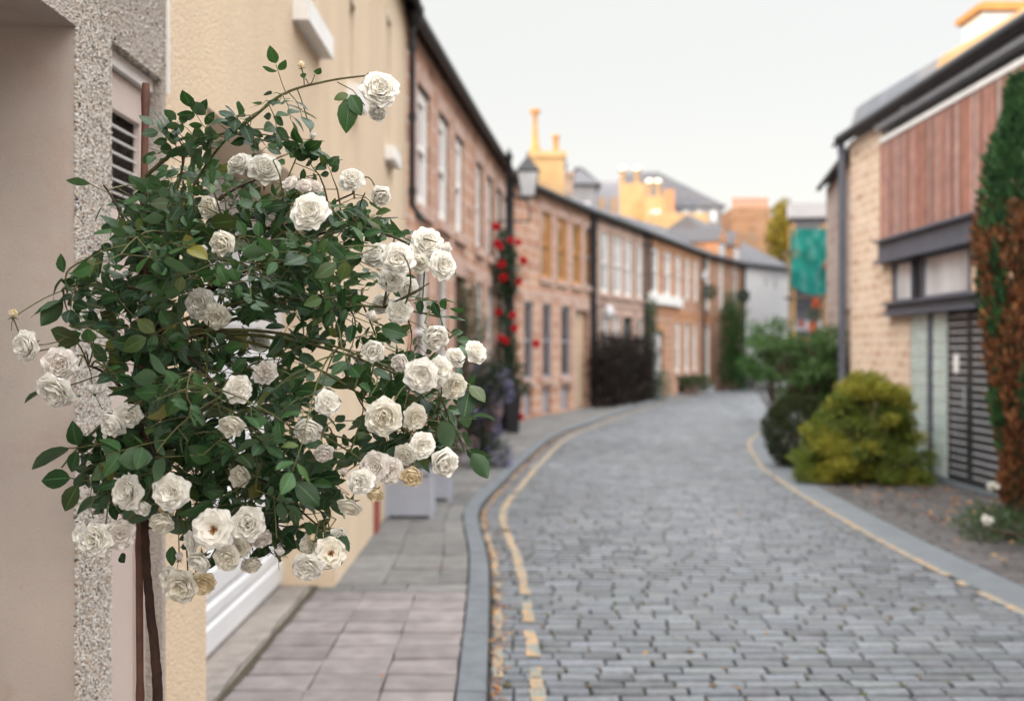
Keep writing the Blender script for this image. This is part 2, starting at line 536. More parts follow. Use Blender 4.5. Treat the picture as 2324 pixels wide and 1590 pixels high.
M['bark'] = mat('dark rose bark', (0.056, 0.026, 0.017), (0.022, 0.012, 0.009), 25, 0.8, 0.6, 60, 0.004)
M['cane'] = mat('green rose cane', (0.11, 0.125, 0.04), (0.085, 0.06, 0.03), 18, 0.6)
M['bamboo'] = mat('weathered brown cane', (0.154, 0.068, 0.045), (0.070, 0.032, 0.024), 14, 0.6)
M['bud'] = mat('red tinged bud', (0.62, 0.2, 0.14), (0.75, 0.5, 0.38), 60, 0.6)
M['fol'] = attrmat('leaf cloud', 0.55, 0.3, nscale=3, namt=0.25, trans=0.25)
M['folm'] = attrmat('matte leaf cloud', 0.8, 0.15, nscale=3, namt=0.3, trans=0.15)
M['trunk'] = mat('grey brown bark', (0.14, 0.10, 0.08), (0.07, 0.05, 0.04), 12, 0.9, 0.6, 40)
M['planter'] = mat('pale blue grey planter paint', (0.360, 0.382, 0.444), (0.310, 0.331, 0.385), 4, 0.6)
M['pot'] = mat('black glazed pot', (0.02, 0.02, 0.024), None, 5, 0.35)
M['lampglass'] = glassmat('milky lantern glass', (0.55, 0.56, 0.58), 0.25)
M['net'] = attrmat('teal debris netting', 0.8, 0.1, nscale=2.5, namt=0.4, trans=0.45)
M['pole'] = mat('ochre scaffold pole', (0.34, 0.19, 0.06), None, 5, 0.5)
M['tile'] = mat('red terracotta', (0.30, 0.075, 0.055), (0.2, 0.05, 0.04), 6, 0.7)
M['litter'] = attrmat('dry leaves', 0.8, 0.2, nscale=30, namt=0.3)

# ---------------------------------------------------------------- ground, road, pavements
g = MB()
g.face([(-300, -60, -0.12), (300, -60, -0.12), (300, 500, -0.12), (-300, 500, -0.12)])
tag(g.build('ground', M['ground']), kind='structure')

def spline(pts, n):
    pts = [V(p) for p in pts]
    out_ = []
    L = len(pts)
    for i in range(L - 1):
        p0, p1, p2, p3 = pts[max(i - 1, 0)], pts[i], pts[i + 1], pts[min(i + 2, L - 1)]
        for k in range(n):
            t = k / n
            out_.append(0.5 * ((2 * p1) + (p2 - p0) * t + (2 * p0 - 5 * p1 + 4 * p2 - p3) * t * t + (3 * p1 - p0 - 3 * p2 + p3) * t ** 3))
    out_.append(pts[-1])
    return out_

# matched stations along the lane: (wall foot, kerb edge left, road edge right)
ST = [((-1.30, -6), (-0.02, -6), (3.35, -6)), ((-1.27, 0), (-0.06, 0), (3.30, 0)), ((-1.26, 4.5), (-0.11, 4.5), (3.12, 4.5)),
      ((-1.25, 7.2), (-0.17, 7.2), (3.05, 7.1)), ((-1.22, 9.5), (-0.315, 9.5), (3.09, 9.2)), ((-1.12, 11.6), (-0.12, 11.5), (3.2, 11.3)),
      ((-0.80, 14.7), (0.25, 14.4), (3.42, 13.6)), ((-0.38, 18.6), (0.82, 18.05), (4.15, 17.2)), ((0.35, 22.0), (1.75, 21.4), (5.35, 20.4)),
      ((2.5, 28.2), (3.71, 27.9), (7.5, 26.6)), ((6.1, 37.0), (7.16, 37.4), (10.2, 36.0)), ((12.8, 47.0), (13.8, 50.0), (18.0, 48.0)), ((20, 57), (21, 60), (25.5, 57.5))]
ST3 = [[(a[0], a[1], 0) for a in col] for col in zip(*ST)]
NS = 24
CW, CK, CR = [spline(c, NS) for c in ST3]
def along(t):      # arc position in metres along the kerb -> wall, kerb, right points
    return None
LEN = [0.0]
for i in range(1, len(CK)):
    LEN.append(LEN[-1] + ((CK[i] - CK[i - 1]).length + (CR[i] - CR[i - 1]).length) / 2)
def station(s):
    lo, hi = 0, len(LEN) - 1
    while hi - lo > 1:
        m = (lo + hi) // 2
        if LEN[m] <= s: lo = m
        else: hi = m
    f = (s - LEN[lo]) / (LEN[hi] - LEN[lo])
    return [c[lo].lerp(c[hi], f) for c in (CW, CK, CR)]

def strip(mb, a, b, za, zb, c=None):
    rows = [[V((p.x, p.y, za)), V((q.x, q.y, zb))] for p, q in zip(a, b)]
    mb.grid(rows, False, 0, c)

rb = MB()
strip(rb, CK, CR, 0.010, 0.010)
tag(rb.build('road_bed', M['joint']), kind='structure')

def sett(mb, a, b, c, d, z, col, hgt=0.028, ins=0.012):
    # a,b,c,d: corners of the sett's foot, counter-clockwise from near left
    ctr = (a + b + c + d) / 4
    j = lambda: V((rv(-0.006, 0.006), rv(-0.006, 0.006), rv(-0.004, 0.004)))
    foot = [p + j() for p in (a, b, c, d)]
    top = []
    ul, vl = (b - a).normalized(), (d - a).normalized()
    for p, su, sv in zip(foot, (1, -1, -1, 1), (1, 1, -1, -1)):
        q = p + ul * (su * ins * rv(0.3, 0.75)) + vl * (sv * ins)
        top.append(V((q.x, q.y, z + hgt + rv(-0.003, 0.003))))
    mid = []
    for p, q in zip(foot, top):
        m = p.lerp(q, 0.35)
        mid.append(V((m.x, m.y, z + hgt * 0.72)))
    foot = [V((p.x, p.y, z - 0.02)) for p in foot]
    b0 = len(mb.v)
    mb.v.extend(tuple(p) for p in foot + mid + top)
    for i in range(4):
        k = (i + 1) % 4
        for lo in (0, 4):
            mb.f.append((b0 + lo + i, b0 + lo + k, b0 + lo + 4 + k, b0 + lo + 4 + i))
            mb.mi.append(0); mb.uv.append(None); mb.c.append(col)
    mb.f.append((b0 + 8, b0 + 9, b0 + 10, b0 + 11))
    mb.mi.append(0); mb.uv.append(None); mb.c.append(col)
    mb.hasc = True

sm = MB()
JT = []
s = 1.5
while s < LEN[-1] - 0.2:
    pitch = rv(0.098, 0.115)
    _, L0, R0 = station(s)
    _, L1, R1 = station(s + pitch - 0.025)
    W = (R0 - L0).length
    rowk = rv(0.9, 1.1)
    u = 0.02 - rv(0, 0.12)
    while u < W - 0.03:
        ln = rv(0.15, 0.25)
        u1 = min(u + ln, W - 0.01)
        ua = max(u, 0.01)
        if u1 - ua > 0.05:
            g_ = 0.002
            base = 0.5 + 0.5 * noise.noise(V((L0.x * 0.4 + u * 0.4, L0.y * 0.4, 0)))
            k = (0.112 + 0.045 * base) * rv(0.74, 1.22) * rowk
            if rnd.random() < 0.06: k *= 0.65
            col = (k * rv(0.92, 0.97), k * rv(1.01, 1.04), k * rv(1.08, 1.18))
            sett(sm, L0.lerp(R0, (ua + g_) / W), L0.lerp(R0, (u1 - g_) / W), L1.lerp(R1, (u1 - g_) / W), L1.lerp(R1, (ua + g_) / W), 0.0, col, 0.036, 0.013)
            if rnd.random() < 0.42 and L0.y < 26: JT.append((L0.lerp(R0, u1 / W).lerp(L1.lerp(R1, u1 / W), rv(0, 1)), (R0 - L0).normalized()))
        u = u1 if u1 < W - 0.011 else W
    s += pitch
tag(sm.build('road', M['sett']), kind='structure')

# moss tufts and grit in the joints, plus fallen leaves along the gutters
ms_ = MB()
for p, d in JT:
    if noise.noise(V((p.x * 0.6, p.y * 0.6, 4.0))) < -0.25 and rnd.random() < .7: continue
    r = rv(0.008, 0.024)
    e = V((-d.y, d.x, 0))
    c = rnd.choice([(0.075, 0.08, 0.024), (0.09, 0.085, 0.03), (0.15, 0.095, 0.05), (0.06, 0.07, 0.022), (0.11, 0.075, 0.045)])
    z = 0.0335
    n_ = 6
    ring = [p + d * r * math.cos(k * math.pi / 3) * rv(.7, 1.5) + e * r * math.sin(k * math.pi / 3) * rv(.6, 1.2) + V((0, 0, z + rv(0, .004))) for k in range(n_)]
    ms_.face(ring, None, 0, c)
tag(ms_.build('moss', M['litter']), 'dull green moss and grit caught between the setts', kind='stuff')

lt = MB()
def litter(p, r, c=None):
    d = rdir(); d.z *= 0.25; d.normalize()
    e = d.cross(V((rv(-.3, .3), rv(-.3, .3), 1))).normalized()
    c = c or rnd.choice([(0.34, 0.15, 0.05), (0.25, 0.11, 0.05), (0.42, 0.24, 0.09), (0.2, 0.075, 0.04), (0.3, 0.2, 0.1)])
    lt.face([p + d * r, p + e * r * 0.55 + V((0, 0, r * .3)), p - d * r, p - e * r * 0.5], None, 0, c)
for i in range(2000):
    s_ = rv(3, 26)
    _, L0, R0 = station(s_)
    q = L0.lerp(R0, abs(rnd.gauss(0, 0.012)) + 0.006)
    litter(q + V((0, 0, 0.04)), rv(0.008, 0.02))
for i in range(420):
    litter(V((3.55 + 1.5 * rnd.random() ** 0.8, rv(5.5, 11.5), 0.055)), rv(0.015, 0.04))
for i in range(150):
    s_ = rv(3, 20)
    _, L0, R0 = station(s_)
    litter(L0.lerp(R0, rnd.random()) + V((0, 0, 0.04)), rv(0.008, 0.02))
for i in range(22):
    litter(V((rv(-1.3, -0.3), rv(3, 8.5), 0.105)), rv(0.008, 0.022))
tag(lt.build('fallen_leaves', M['litter']), 'small brown dry leaves lying along the gutters and the apron', kind='stuff')

# kerb stones, left
PZ = 0.085
kb = MB()
s = 1.0
while s < LEN[-1] - 2:
    ln = rv(0.85, 1.1)
    w0, k0, r0 = station(s)
    w1, k1, r1 = station(s + ln - 0.01)
    m0, m1 = (w0 - k0).normalized(), (w1 - k1).normalized()
    tone = rv(0.8, 1.1)
    n = 4
    rows = []
    for i in range(n + 1):
        f = i / n
        _, kk, _r = station(s + (ln - 0.01) * f)
        mm = m0.lerp(m1, f)
        a, b_ = kk + mm * 0.005, kk + mm * 0.135
        rows.append([V((a.x, a.y, -0.05)), V((a.x, a.y, PZ - 0.012)), V((a.x, a.y, PZ - 0.002)) + mm * 0.014, V((b_.x, b_.y, PZ + 0.003)), V((b_.x, b_.y, -0.05))])
    kb.grid(rows)
    kb.face(list(reversed(rows[0])))
    kb.face(rows[-1])
    s += ln
tag(kb.build('kerb', M['kerb']), kind='structure')

# pavement bed and slabs, left
pb = MB()
inner = [k + (w - k).normalized() * 0.15 for w, k in zip(CW, CK)]
outer = [w + (w - k).normalized() * 1.6 for w, k in zip(CW, CK)]
strip(pb, outer, inner, PZ - 0.03, PZ - 0.03)
tag(pb.build('pavement_bed', M['ground']), kind='structure')
sl = MB()
s = 1.0
LK = 12.9
while s < LEN[-1] - 3:
    w0, k0, _ = station(s)
    pink = w0.y < 6.3
    pitch = 0.225 if pink else rv(0.4, 0.5)
    if pink and w0.y + pitch > 6.32: pink = False; pitch = 0.2
    w1, k1, _ = station(s + pitch - 0.012)
    i0, i1 = k0 + (w0 - k0).normalized() * 0.145, k1 + (w1 - k1).normalized() * 0.145
    cuts = [0, 0.34, 0.67, 1.0] if pink else [0, 0.44 + rv(-.01, .01), 0.8, 1.0]
    if pitch == 0.2: cuts = [0, 0.25, 0.6, 1.0]
    for a, b_ in zip(cuts[:-1], cuts[1:]):
        p = [w0.lerp(i0, a), w0.lerp(i0, b_), w1.lerp(i1, b_), w1.lerp(i1, a)]
        if pink: k = rv(0.205, 0.25); col = (k * 1.0, k * 0.885, k * 0.865)
        else: k = rv(0.13, 0.18); col = (k, k * 0.98, k * 0.955)
        q_ = rv(0.9, 1.08); col = tuple(x * q_ for x in col)
        sett(sl, *p, PZ - 0.024, col, 0.024, 0.011)
    s += pitch
tag(sl.build('pavement', M['slab']), kind='structure')
th = MB()
th.cube(-1.5, -1.275, 3.4, 6.42, 0.02, PZ + 0.012)
tag(th.build('garage_threshold', M['conc'], bevel=0.008), kind='structure')
dl = MB()
rows = []
for i in range(160):
    y_ = 2.0 + i * 0.04
    w_ = 0.016 + 0.02 * (noise.noise(V((0, y_ * 2.2, 1))) + 0.4) + 0.012 * noise.noise(V((3, y_ * 9, 1)))
    rows.append([V((-1.268 - max(0.004, w_), y_, PZ + 0.0135)), V((-1.268 + max(0.004, w_ * 1.2), y_, PZ + 0.004))])
dl.grid(rows)
tag(dl.build('grit_line', M['joint']), kind='structure')
# yellow lines
yl = MB()
def dline(off0, off1, s0, s1, side, brk):
    s_ = s0
    while s_ < s1:
        st_ = 0.16
        if rnd.random() > brk:
            q = []
            for ss in (s_, s_ + st_ * rv(0.93, 1.0)):
                _, L0, R0 = station(ss)
                W_ = (R0 - L0)
                W_.normalize()
                o0, o1 = off0 + rv(-.008, .008), off1 + rv(-.008, .008)
                if side == 'L': q.append((L0 + W_ * o0, L0 + W_ * o1))
                else: q.append((R0 - W_ * o1, R0 - W_ * o0))
            z = V((0, 0, 0.0405))
            k = rv(0.85, 1.1)
            yl.face([q[0][0] + z, q[0][1] + z, q[1][1] + z, q[1][0] + z], None, 0, (0.37 * k, 0.222 * k, 0.098 * k))
        s_ += st_
dline(0.195, 0.258, 9.0, 14.5, 'L', 0.08)
dline(0.19, 0.262, 14.5, 62, 'L', 0.03)
dline(0.025, 0.07, 9.0, 62, 'L', 0.3)
dline(0.0, 0.06, 8.0, 45, 'R', 0.05)
tag(yl.build('road_marking', M['paint']), kind='structure')

# right: concrete strip, apron setts, planting ground
rs = MB()
ro = [r + (r - k).normalized() * 0.33 for r, k in zip(CR, CK)]
rows = [[V((a.x, a.y, 0.0)) , V((a.x, a.y, 0.036)), V((b_.x, b_.y, 0.042)), V((b_.x, b_.y, 0.0))] for a, b_ in zip(CR, ro)]
rs.grid(rows)
tag(rs.build('concrete_strip', M['kerbR']), kind='structure')
ab = MB()
strip(ab, ro, [r + (r - k).normalized() * 9 for r, k in zip(CR, CK)], 0.012, 0.012)
tag(ab.build('apron_bed', M['joint']), kind='structure')
am = MB()
y = 3.0
while y < 21:
    pitch = rv(0.12, 0.14)
    s_ = y
    # left edge of the apron follows the strip
    xl = min(ro, key=lambda p: abs(p.y - y)).x + 0.015
    x = xl - rv(0, 0.1)
    xe = 5.08 if y < 15 else 5.5 + (y - 15) * 0.2
    while x < xe - 0.06:
        x1 = min(x + rv(0.17, 0.28), xe)
        xa = max(x, xl)
        if x1 - xa > 0.05:
            k = rv(0.06, 0.105)
            col = (k * 1.06, k * 0.98, k * 0.97)
            sett(am, V((xa + .006, y, 0)), V((x1 - .006, y, 0)), V((x1 - .006, y + pitch - .014, 0)), V((xa + .006, y + pitch - .014, 0)), 0.015, col)
        x = x1
    y += pitch
tag(am.build('apron', M['sett']), kind='structure')

# ---------------------------------------------------------------- houses
class Fac:       # a facade frame: u along the street, v up, w out to the street
    def __init__(s, p0, p1, side):
        s.p0 = V((p0[0], p0[1], 0)); s.p1 = V((p1[0], p1[1], 0))
        s.L = (s.p1 - s.p0).length
        s.d = (s.p1 - s.p0) / s.L
        s.n = V((s.d.y, -s.d.x, 0)) * side
        s.side = side
    def __call__(s, u, v, w=0.0): return s.p0 + s.d * u + V((0, 0, v)) + s.n * w
    def ux(s, x):                # u where the view column x meets the facade
        k = (x - 1161.5) * KP
        return (k * s.p0.y - s.p0.x) / (s.d.x - k * s.d.y)
    def quad(s, mb, pts, uv=True, mi=0, c=None):
        q = [s(*p) for p in pts]
        uvs = [(p[0], p[1]) for p in pts] if uv else None
        if s.side < 0: q.reverse(); uvs = list(reversed(uvs)) if uvs else None
        mb.face(q, uvs, mi, c)
    def box(s, mb, u0, u1, v0, v1, w0, w1, mi=0, col=None):
        mb.box(s(u0, v0, w0), s.d * (u1 - u0), V((0, 0, v1 - v0)), s.n * (w1 - w0), mi, col)

def wall(mb, F, h, ops, z0=0.0, u0=0.0, u1=None, mi=0):
    u1 = F.L if u1 is None else u1
    us = sorted({u0, u1, *[o[k] for o in ops for k in (0, 1)]})
    vs = sorted({z0, h, *[o[k] for o in ops for k in (2, 3)]})
    for a, b_ in zip(us[:-1], us[1:]):
        for c, d in zip(vs[:-1], vs[1:]):
            mu, mv = (a + b_) / 2, (c + d) / 2
            if any(o[0] < mu < o[1] and o[2] < mv < o[3] for o in ops): continue
            if a < u0 or b_ > u1: continue
            F.quad(mb, [(a, c, 0), (b_, c, 0), (b_, d, 0), (a, d, 0)], mi=mi)
    for o in ops:
        a, b_, c, d, dep = o[:5]
        rm = o[5] if len(o) > 5 else mi
        for pts in ([(a, c, 0), (a, d, 0), (a, d, -dep), (a, c, -dep)], [(b_, c, -dep), (b_, d, -dep), (b_, d, 0), (b_, c, 0)],
                    [(a, d, 0), (b_, d, 0), (b_, d, -dep), (a, d, -dep)], [(a, c, -dep), (b_, c, -dep), (b_, c, 0), (a, c, 0)]):
            q = [F(*p) for p in pts]
            uvs = [(p[0] + p[2], p[1]) if pts[0][0] == pts[1][0] else (p[0], p[1] + p[2]) for p in pts]
            mb.face(q, uvs, rm)

def window(root, F, a, b_, c, d, dep=0.14, fm='white', gm='glass', sill=None, bars=1, fw=0.06):
    m = MB()
    w0, w1 = -dep, -dep + 0.05
    F.box(m, a, a + fw, c, d, w0, w1); F.box(m, b_ - fw, b_, c, d, w0, w1)
    F.box(m, a + fw, b_ - fw, c, c + fw, w0, w1); F.box(m, a + fw, b_ - fw, d - fw, d, w0, w1)
    mid = (c + d) / 2
    if bars: F.box(m, a + fw, b_ - fw, mid - 0.025, mid + 0.025, w0, w1 + 0.012)
    if bars > 1: F.box(m, (a + b_) / 2 - 0.015, (a + b_) / 2 + 0.015, c + fw, d - fw, w0, w1 - 0.01)
    o = m.build('window', M[fm], root)
    p = MB()
    F.box(p, a + fw, b_ - fw, c + fw, d - fw, w0 + 0.002, w0 + 0.015)
    p.build('pane', M[gm], o)
    if sill:
        q = MB()
        F.box(q, a - 0.08, b_ + 0.08, c - 0.13, c - 0.003, -dep + 0.003, 0.07)
        q.build('sill', M[sill], o)
    return o

def door(root, F, a, b_, c, d, m_, dep=0.14, panels=2, name='door', handle=True):
    m = MB()
    F.box(m, a, b_, c, d, -dep - 0.03, -dep + 0.02)
    n = panels
    for i in range(n):
        v0 = c + 0.12 + (d - c - 0.15) * i / n
        v1 = c + (d - c - 0.15) * (i + 1) / n
        F.box(m, a + 0.12, b_ - 0.12, v0, v1, -dep + 0.02, -dep + 0.032)
    o = m.build(name, M[m_], root)
    if handle:
        q = MB()
        F.box(q, a + 0.06, a + 0.09, c + 1.0, c + 1.12, -dep + 0.02, -dep + 0.06)
        q.build('handle', M['black'], o)
    return o

def garage(root, F, a, b_, c, d, m_, dep, ribs=6, name='garage_door'):
    m = MB()
    st = (d - c) / ribs
    for i in range(ribs):
        v0 = c + st * i
        prof = [(0, 0.0), (0.08, 0.018), (0.14, 0.022), (0.55, 0.022), (0.6, 0.008), (0.68, 0.008), (0.73, 0.022), (0.93, 0.022), (1.0, 0.0)]
        rows = [[F(a, v0 + st * t, -dep + w), F(b_, v0 + st * t, -dep + w)] for t, w in prof]
        if F.side < 0: rows = [list(reversed(r)) for r in rows]
        m.grid(rows)
    o = m.build(name, M[m_], root)
    return o

def roof(root, F, n0, n1, h, ridge, depth, m_='slate', over=0.12, soffit=True):
    e0, e1 = F(0, h) + n0 * over, F(F.L, h) + n1 * over
    r0, r1 = F(0, ridge) - n0 * depth / 2, F(F.L, ridge) - n1 * depth / 2
    b0, b1 = F(0, h) - n0 * depth, F(F.L, h) - n1 * depth
    m = MB()
    sl_ = (r0 - e0).length
    t = V((0, 0, 0.07))
    def q(a, b_, c, d, uv=None):
        p = [a, b_, c, d]
        if F.side < 0: p = list(reversed(p)); uv = list(reversed(uv)) if uv else None
        m.face(p, uv)
    q(e0 + t, e1 + t, r1 + t, r0 + t, [(0, 0), (F.L, 0), (F.L, sl_), (0, sl_)])
    q(b1 + t, b0 + t, r0 + t, r1 + t, [(0, 0), (F.L, 0), (F.L, sl_), (0, sl_)])
    q(e1, e0, r0, r1); q(b0, b1, r1, r0)
    q(e0, e1, e1 + t, e0 + t); q(b1, b0, b0 + t, b1 + t)
    q(e0 + t, r0 + t, r0, e0); q(r0 + t, b0 + t, b0, r0); q(e1, r1, r1 + t, e1 + t); q(r1, b1, b1 + t, r1 + t)
    o = m.build('roof', M[m_], root)
    rg = MB()
    rg.tube([r0 + t, r1 + t], 0.09, 8)
    rg.build('ridge_cap', M['lead'], o, smooth=True)
    return o

def gutter(root, F, n0, n1, h, over=0.12, r=0.07):
    m = MB()
    a, b_ = F(0, h - 0.03) + n0 * (over + 0.03), F(F.L, h - 0.03) + n1 * (over + 0.03)
    m.tube([a, b_], r, 8)
    return m.build('gutter', M['black'], root, smooth=True)

def downpipe(root, F, u, v0, v1, r=0.045):
    m = MB()
    m.tube([F(u, v1 + 0.0, 0.14), F(u, v1 - 0.2, 0.08), F(u, v0 + 0.15, 0.08), F(u, v0, 0.2)], r, 8)
    for v in (v0 + 0.3, (v0 + v1) / 2, v1 - 0.35):
        m.tube([F(u, v - 0.04, 0.08), F(u, v + 0.04, 0.08)], r * 1.4, 8)
    m.lathe(F(u, v1 - 0.12, 0.11), [(0.05, 0), (0.1, 0.12), (0.1, 0.2), (0.0, 0.2)], 8)
    return m.build('downpipe', M['black'], root, smooth=True)

def body(mb, F, n0, n1, h, ridge, depth, mi=0):      # ends and back of a house
    a0, a1 = F(0, 0), F(F.L, 0)
    b0, b1 = a0 - n0 * depth, a1 - n1 * depth
    H = V((0, 0, h))
    for p, q in ((b1, b0),):
        mb.face([p, q, q + H, p + H] if F.side > 0 else [q, p, p + H, q + H], [(0, 0), (F.L, 0), (F.L, h), (0, h)], mi)
    for p, q, n in ((b0, a0, n0), (a1, b1, n1)):
        r = (p + q) / 2 + V((0, 0, ridge))
        pts = [p, q, q + H, r, p + H]
        uv = [(0, 0), (depth, 0), (depth, h), (depth / 2, ridge), (0, h)]
        if F.side < 0: pts.reverse(); uv.reverse()
        mb.face(pts, uv, mi)

def surround(mb, F, a, b_, c, d, mi, t=0.12, pr=0.018, bottom=True):
    F.box(mb, a - t, a, c, d, -0.06, pr, mi); F.box(mb, b_, b_ + t, c, d, -0.06, pr, mi)
    F.box(mb, a - t, b_ + t, d, d + 0.2, -0.06, pr + 0.003, mi)

def chimney(root, ctr, w, dpt, z0, z1, m_, pots, pm='dressO'):
    m = MB()
    x, y = ctr
    m.cube(x - w / 2, x + w / 2, y - dpt / 2, y + dpt / 2, z0, z1 - 0.18)
    m.cube(x - w / 2 - 0.07, x + w / 2 + 0.07, y - dpt / 2 - 0.07, y + dpt / 2 + 0.07, z1 - 0.18, z1)
    o = m.build('chimney', M[m_], root)
    for px, hh, r in pots:
        q = MB()
        q.lathe((px, y, z1), [(r, 0), (r * 0.85, hh * 0.1), (r * 0.8, hh * 0.85), (r * 1.15, hh * 0.9), (r * 1.15, hh), (r * 0.6, hh), (r * 0.5, hh * 0.8)], 10)
        q.build('chimney_pot', M[pm], o, smooth=True)
    return o

# --- near pebbledashed house on the left
FA = Fac((-1.15, -6), (-1.15, 3.30), 1)
nA = V((1, 0, 0))
rA = empty('pebbledash_house', (-1.15, 0, 0), 'pebbledashed house nearest the camera with a smooth pink grey doorway side', 'house')
uY = lambda y: y + 6
opsA = [(uY(0.2), uY(2.63), 0, 2.455, 0.95, 1), (uY(2.855), uY(3.27), 0, 2.49, 0.10, 0)]
m = MB()
wall(m, FA, 5.3, opsA)
body(m, FA, nA, nA, 5.3, 7.15, 7.0)
m.build('wall', [M['dash'], M['jamb']], rA)
roof(rA, FA, nA, nA, 5.3, 7.15, 7.0)
gutter(rA, FA, nA, nA, 5.3)
garage(rA, FA, uY(0.2), uY(2.63), 0.0, 2.455, 'gwhite', 0.93)
# pebbles set in the render round the doorway
pm = MB()
def pebble(c, n, r):
    t1 = n.orthogonal().normalized(); t2 = n.cross(t1)
    a = rv(0, 6.28)
    e1 = (t1 * math.cos(a) + t2 * math.sin(a)) * r * rv(0.9, 1.5); e2 = n.cross(e1).normalized() * r * rv(0.6, 1.0)
    k = rnd.random()
    if k < 0.66: q = rv(0.50, 0.76); col = (q, q * 0.95, q * 0.88)
    elif k < 0.86: q = rv(0.40, 0.56); col = (q, q * 0.78, q * 0.58)
    elif k < 0.94: q = rv(0.18, 0.32); col = (q, q * 0.8, q * 0.66)
    else: q = rv(0.03, 0.09); col = (q, q * 0.95, q * 0.9)
    top = c + n * r * rv(0.5, 0.9)
    ring = [c + e1, c + (e1 + e2) * 0.72, c + e2, c + (e2 - e1) * 0.72, c - e1, c - (e1 + e2) * 0.72, c - e2, c + (e1 - e2) * 0.72]
    ring = [p + rdir() * r * 0.18 for p in ring]
    r2 = [p.lerp(c, 0.38) + n * r * rv(0.38, 0.6) for p in ring]
    pm.grid([ring, r2], True, 0, col)
    pm.face(r2, None, 0, col)
X0 = -1.15
for i in range(36000):
    z = rv(0.45, 3.6)
    if rnd.random() < 0.42 or z < 2.49: y_ = rv(2.63, 2.855)
    else: y_ = rv(2.63, 3.297)
    pebble(V((X0 + 0.001, y_, z)), V((1, 0, 0)), rv(0.0018, 0.0038))
for i in range(2600):        # arrises of the pier and the lintel
    z = rv(0.45, 3.6)
    pebble(V((X0 + rv(-0.004, 0.001), 2.631 + rv(-0.003, 0.006), z)), V((1, -0.8, 0)).normalized(), rv(0.0022, 0.0052))
    if z < 2.49: pebble(V((X0 - rv(0, 0.02), 2.854, z)), V((1, 0.8, 0)).normalized(), rv(0.0022, 0.0052))
for i in range(420):
    pebble(V((X0 - rv(0, 0.03), rv(2.85, 3.29), 2.491 + rv(-0.003, 0.004))), V((0.8, 0, -1)).normalized(), rv(0.0022, 0.0052))
pm.build('pebble_render', M['peb'], rA)
# louvred meter cupboard door in the narrow opening
m = MB()
a, b_ = uY(2.855), uY(3.27)
FA.box(m, a, b_, 0.05, 2.02, -0.10, -0.075)
for (p, q) in ((a, a + 0.045), (b_ - 0.05, b_)): FA.box(m, p, q, 0.05, 2.44, -0.075, -0.055)
FA.box(m, a + 0.045, b_ - 0.05, 0.05, 0.14, -0.075, -0.055)
FA.box(m, a + 0.045, b_ - 0.05, 1.93, 2.03, -0.075, -0.055)
FA.box(m, a + 0.045, b_ - 0.05, 2.33, 2.44, -0.075, -0.052)
FA.box(m, a + 0.06, b_ - 0.075, 0.2, 1.85, -0.075, -0.069)
dA = m.build('door', M['pinkdoor'], rA, bevel=0.003)
lv = MB()
for i in range(7):
    v = 2.05 + i * 0.041
    lv.box(FA(a + 0.045, v, -0.098), FA.d * (b_ - a - 0.095), V((0.032, 0, -0.012)), V((0.002, 0, 0.006)))
lv.build('louvre', M['white'], dA)
tr = MB()
FA.box(tr, a, b_, 2.445, 2.487, -0.1, -0.03)
tr.build('door_head', M['white'], rA)

# --- cream harled house with the white garage
FB = Fac((-1.15, 3.302), (-1.15, 10.8), 1)
rB = empty('cream_house', (-1.15, 5, 0), 'cream harled house with a recessed white garage door on the left', 'house')
uB = lambda y: y - 3.302
opsB = [(uB(3.74), uB(6.38), 0, 2.52, 0.36, 1), (uB(5.25), uB(5.9), 3.46, 4.75, 0.05, 1), (uB(6.95), uB(7.3), 3.46, 4.75, 0.04, 1), (uB(9.05), uB(9.5), 3.46, 4.75, 0.04, 1)]
m = MB()
wall(m, FB, 5.28, opsB)
# smooth render band round the far pier, base course
FB.box(m, uB(6.395), uB(8.45), 0.0, 2.2, 0.0005, 0.006, 1)
body(m, FB, nA, nA, 5.28, 7.15, 7.0)
m.build('wall', [M['harl'], M['cream']], rB)
roof(rB, FB, nA, nA, 5.28, 7.15, 7.0)
gutter(rB, FB, nA, nA, 5.28, r=0.05)
downpipe(rB, FB, uB(10.66), 3.0, 5.2, 0.034)
gd = garage(rB, FB, uB(3.74), uB(6.38), 0.1, 2.5, 'gwhite', 0.34, ribs=9)
hd = MB(); FB.box(hd, uB(6.28), uB(6.31), 0.36, 0.44, -0.318, -0.29)
hd.build('handle', M['black'], gd)
gs = MB()
FB.box(gs, uB(3.302), uB(3.309), 2.45, 5.2, 0.002, 0.012)
gs.build('edge_bead', M['white'], rB)
for y0, y1 in ((5.25, 5.9), (6.95, 7.3), (9.05, 9.5)):
    w_ = window(rB, FB, uB(y0), uB(y1), 3.46, 4.75, 0.045, 'blind', 'blind')
    q = MB(); FB.box(q, uB(y0) - 0.03, uB(y1) + 0.04, 3.335, 3.457, -0.03, 0.085)
    q.build('sill', M['white'], w_, bevel=0.006)
chimney(rB, (-4.65, 7.9), 0.7, 1.9, 6.6, 8.6, 'harl', [(-4.8, 0.4, 0.12), (-4.5, 0.4, 0.12)])  # unseen stack added to shade part of the opposite upstand
q = MB(); FB.box(q, uB(8.22), uB(8.46), 0.06, 0.42, 0.007, 0.03)
q.build('tile_plinth', M['tile'], rB)

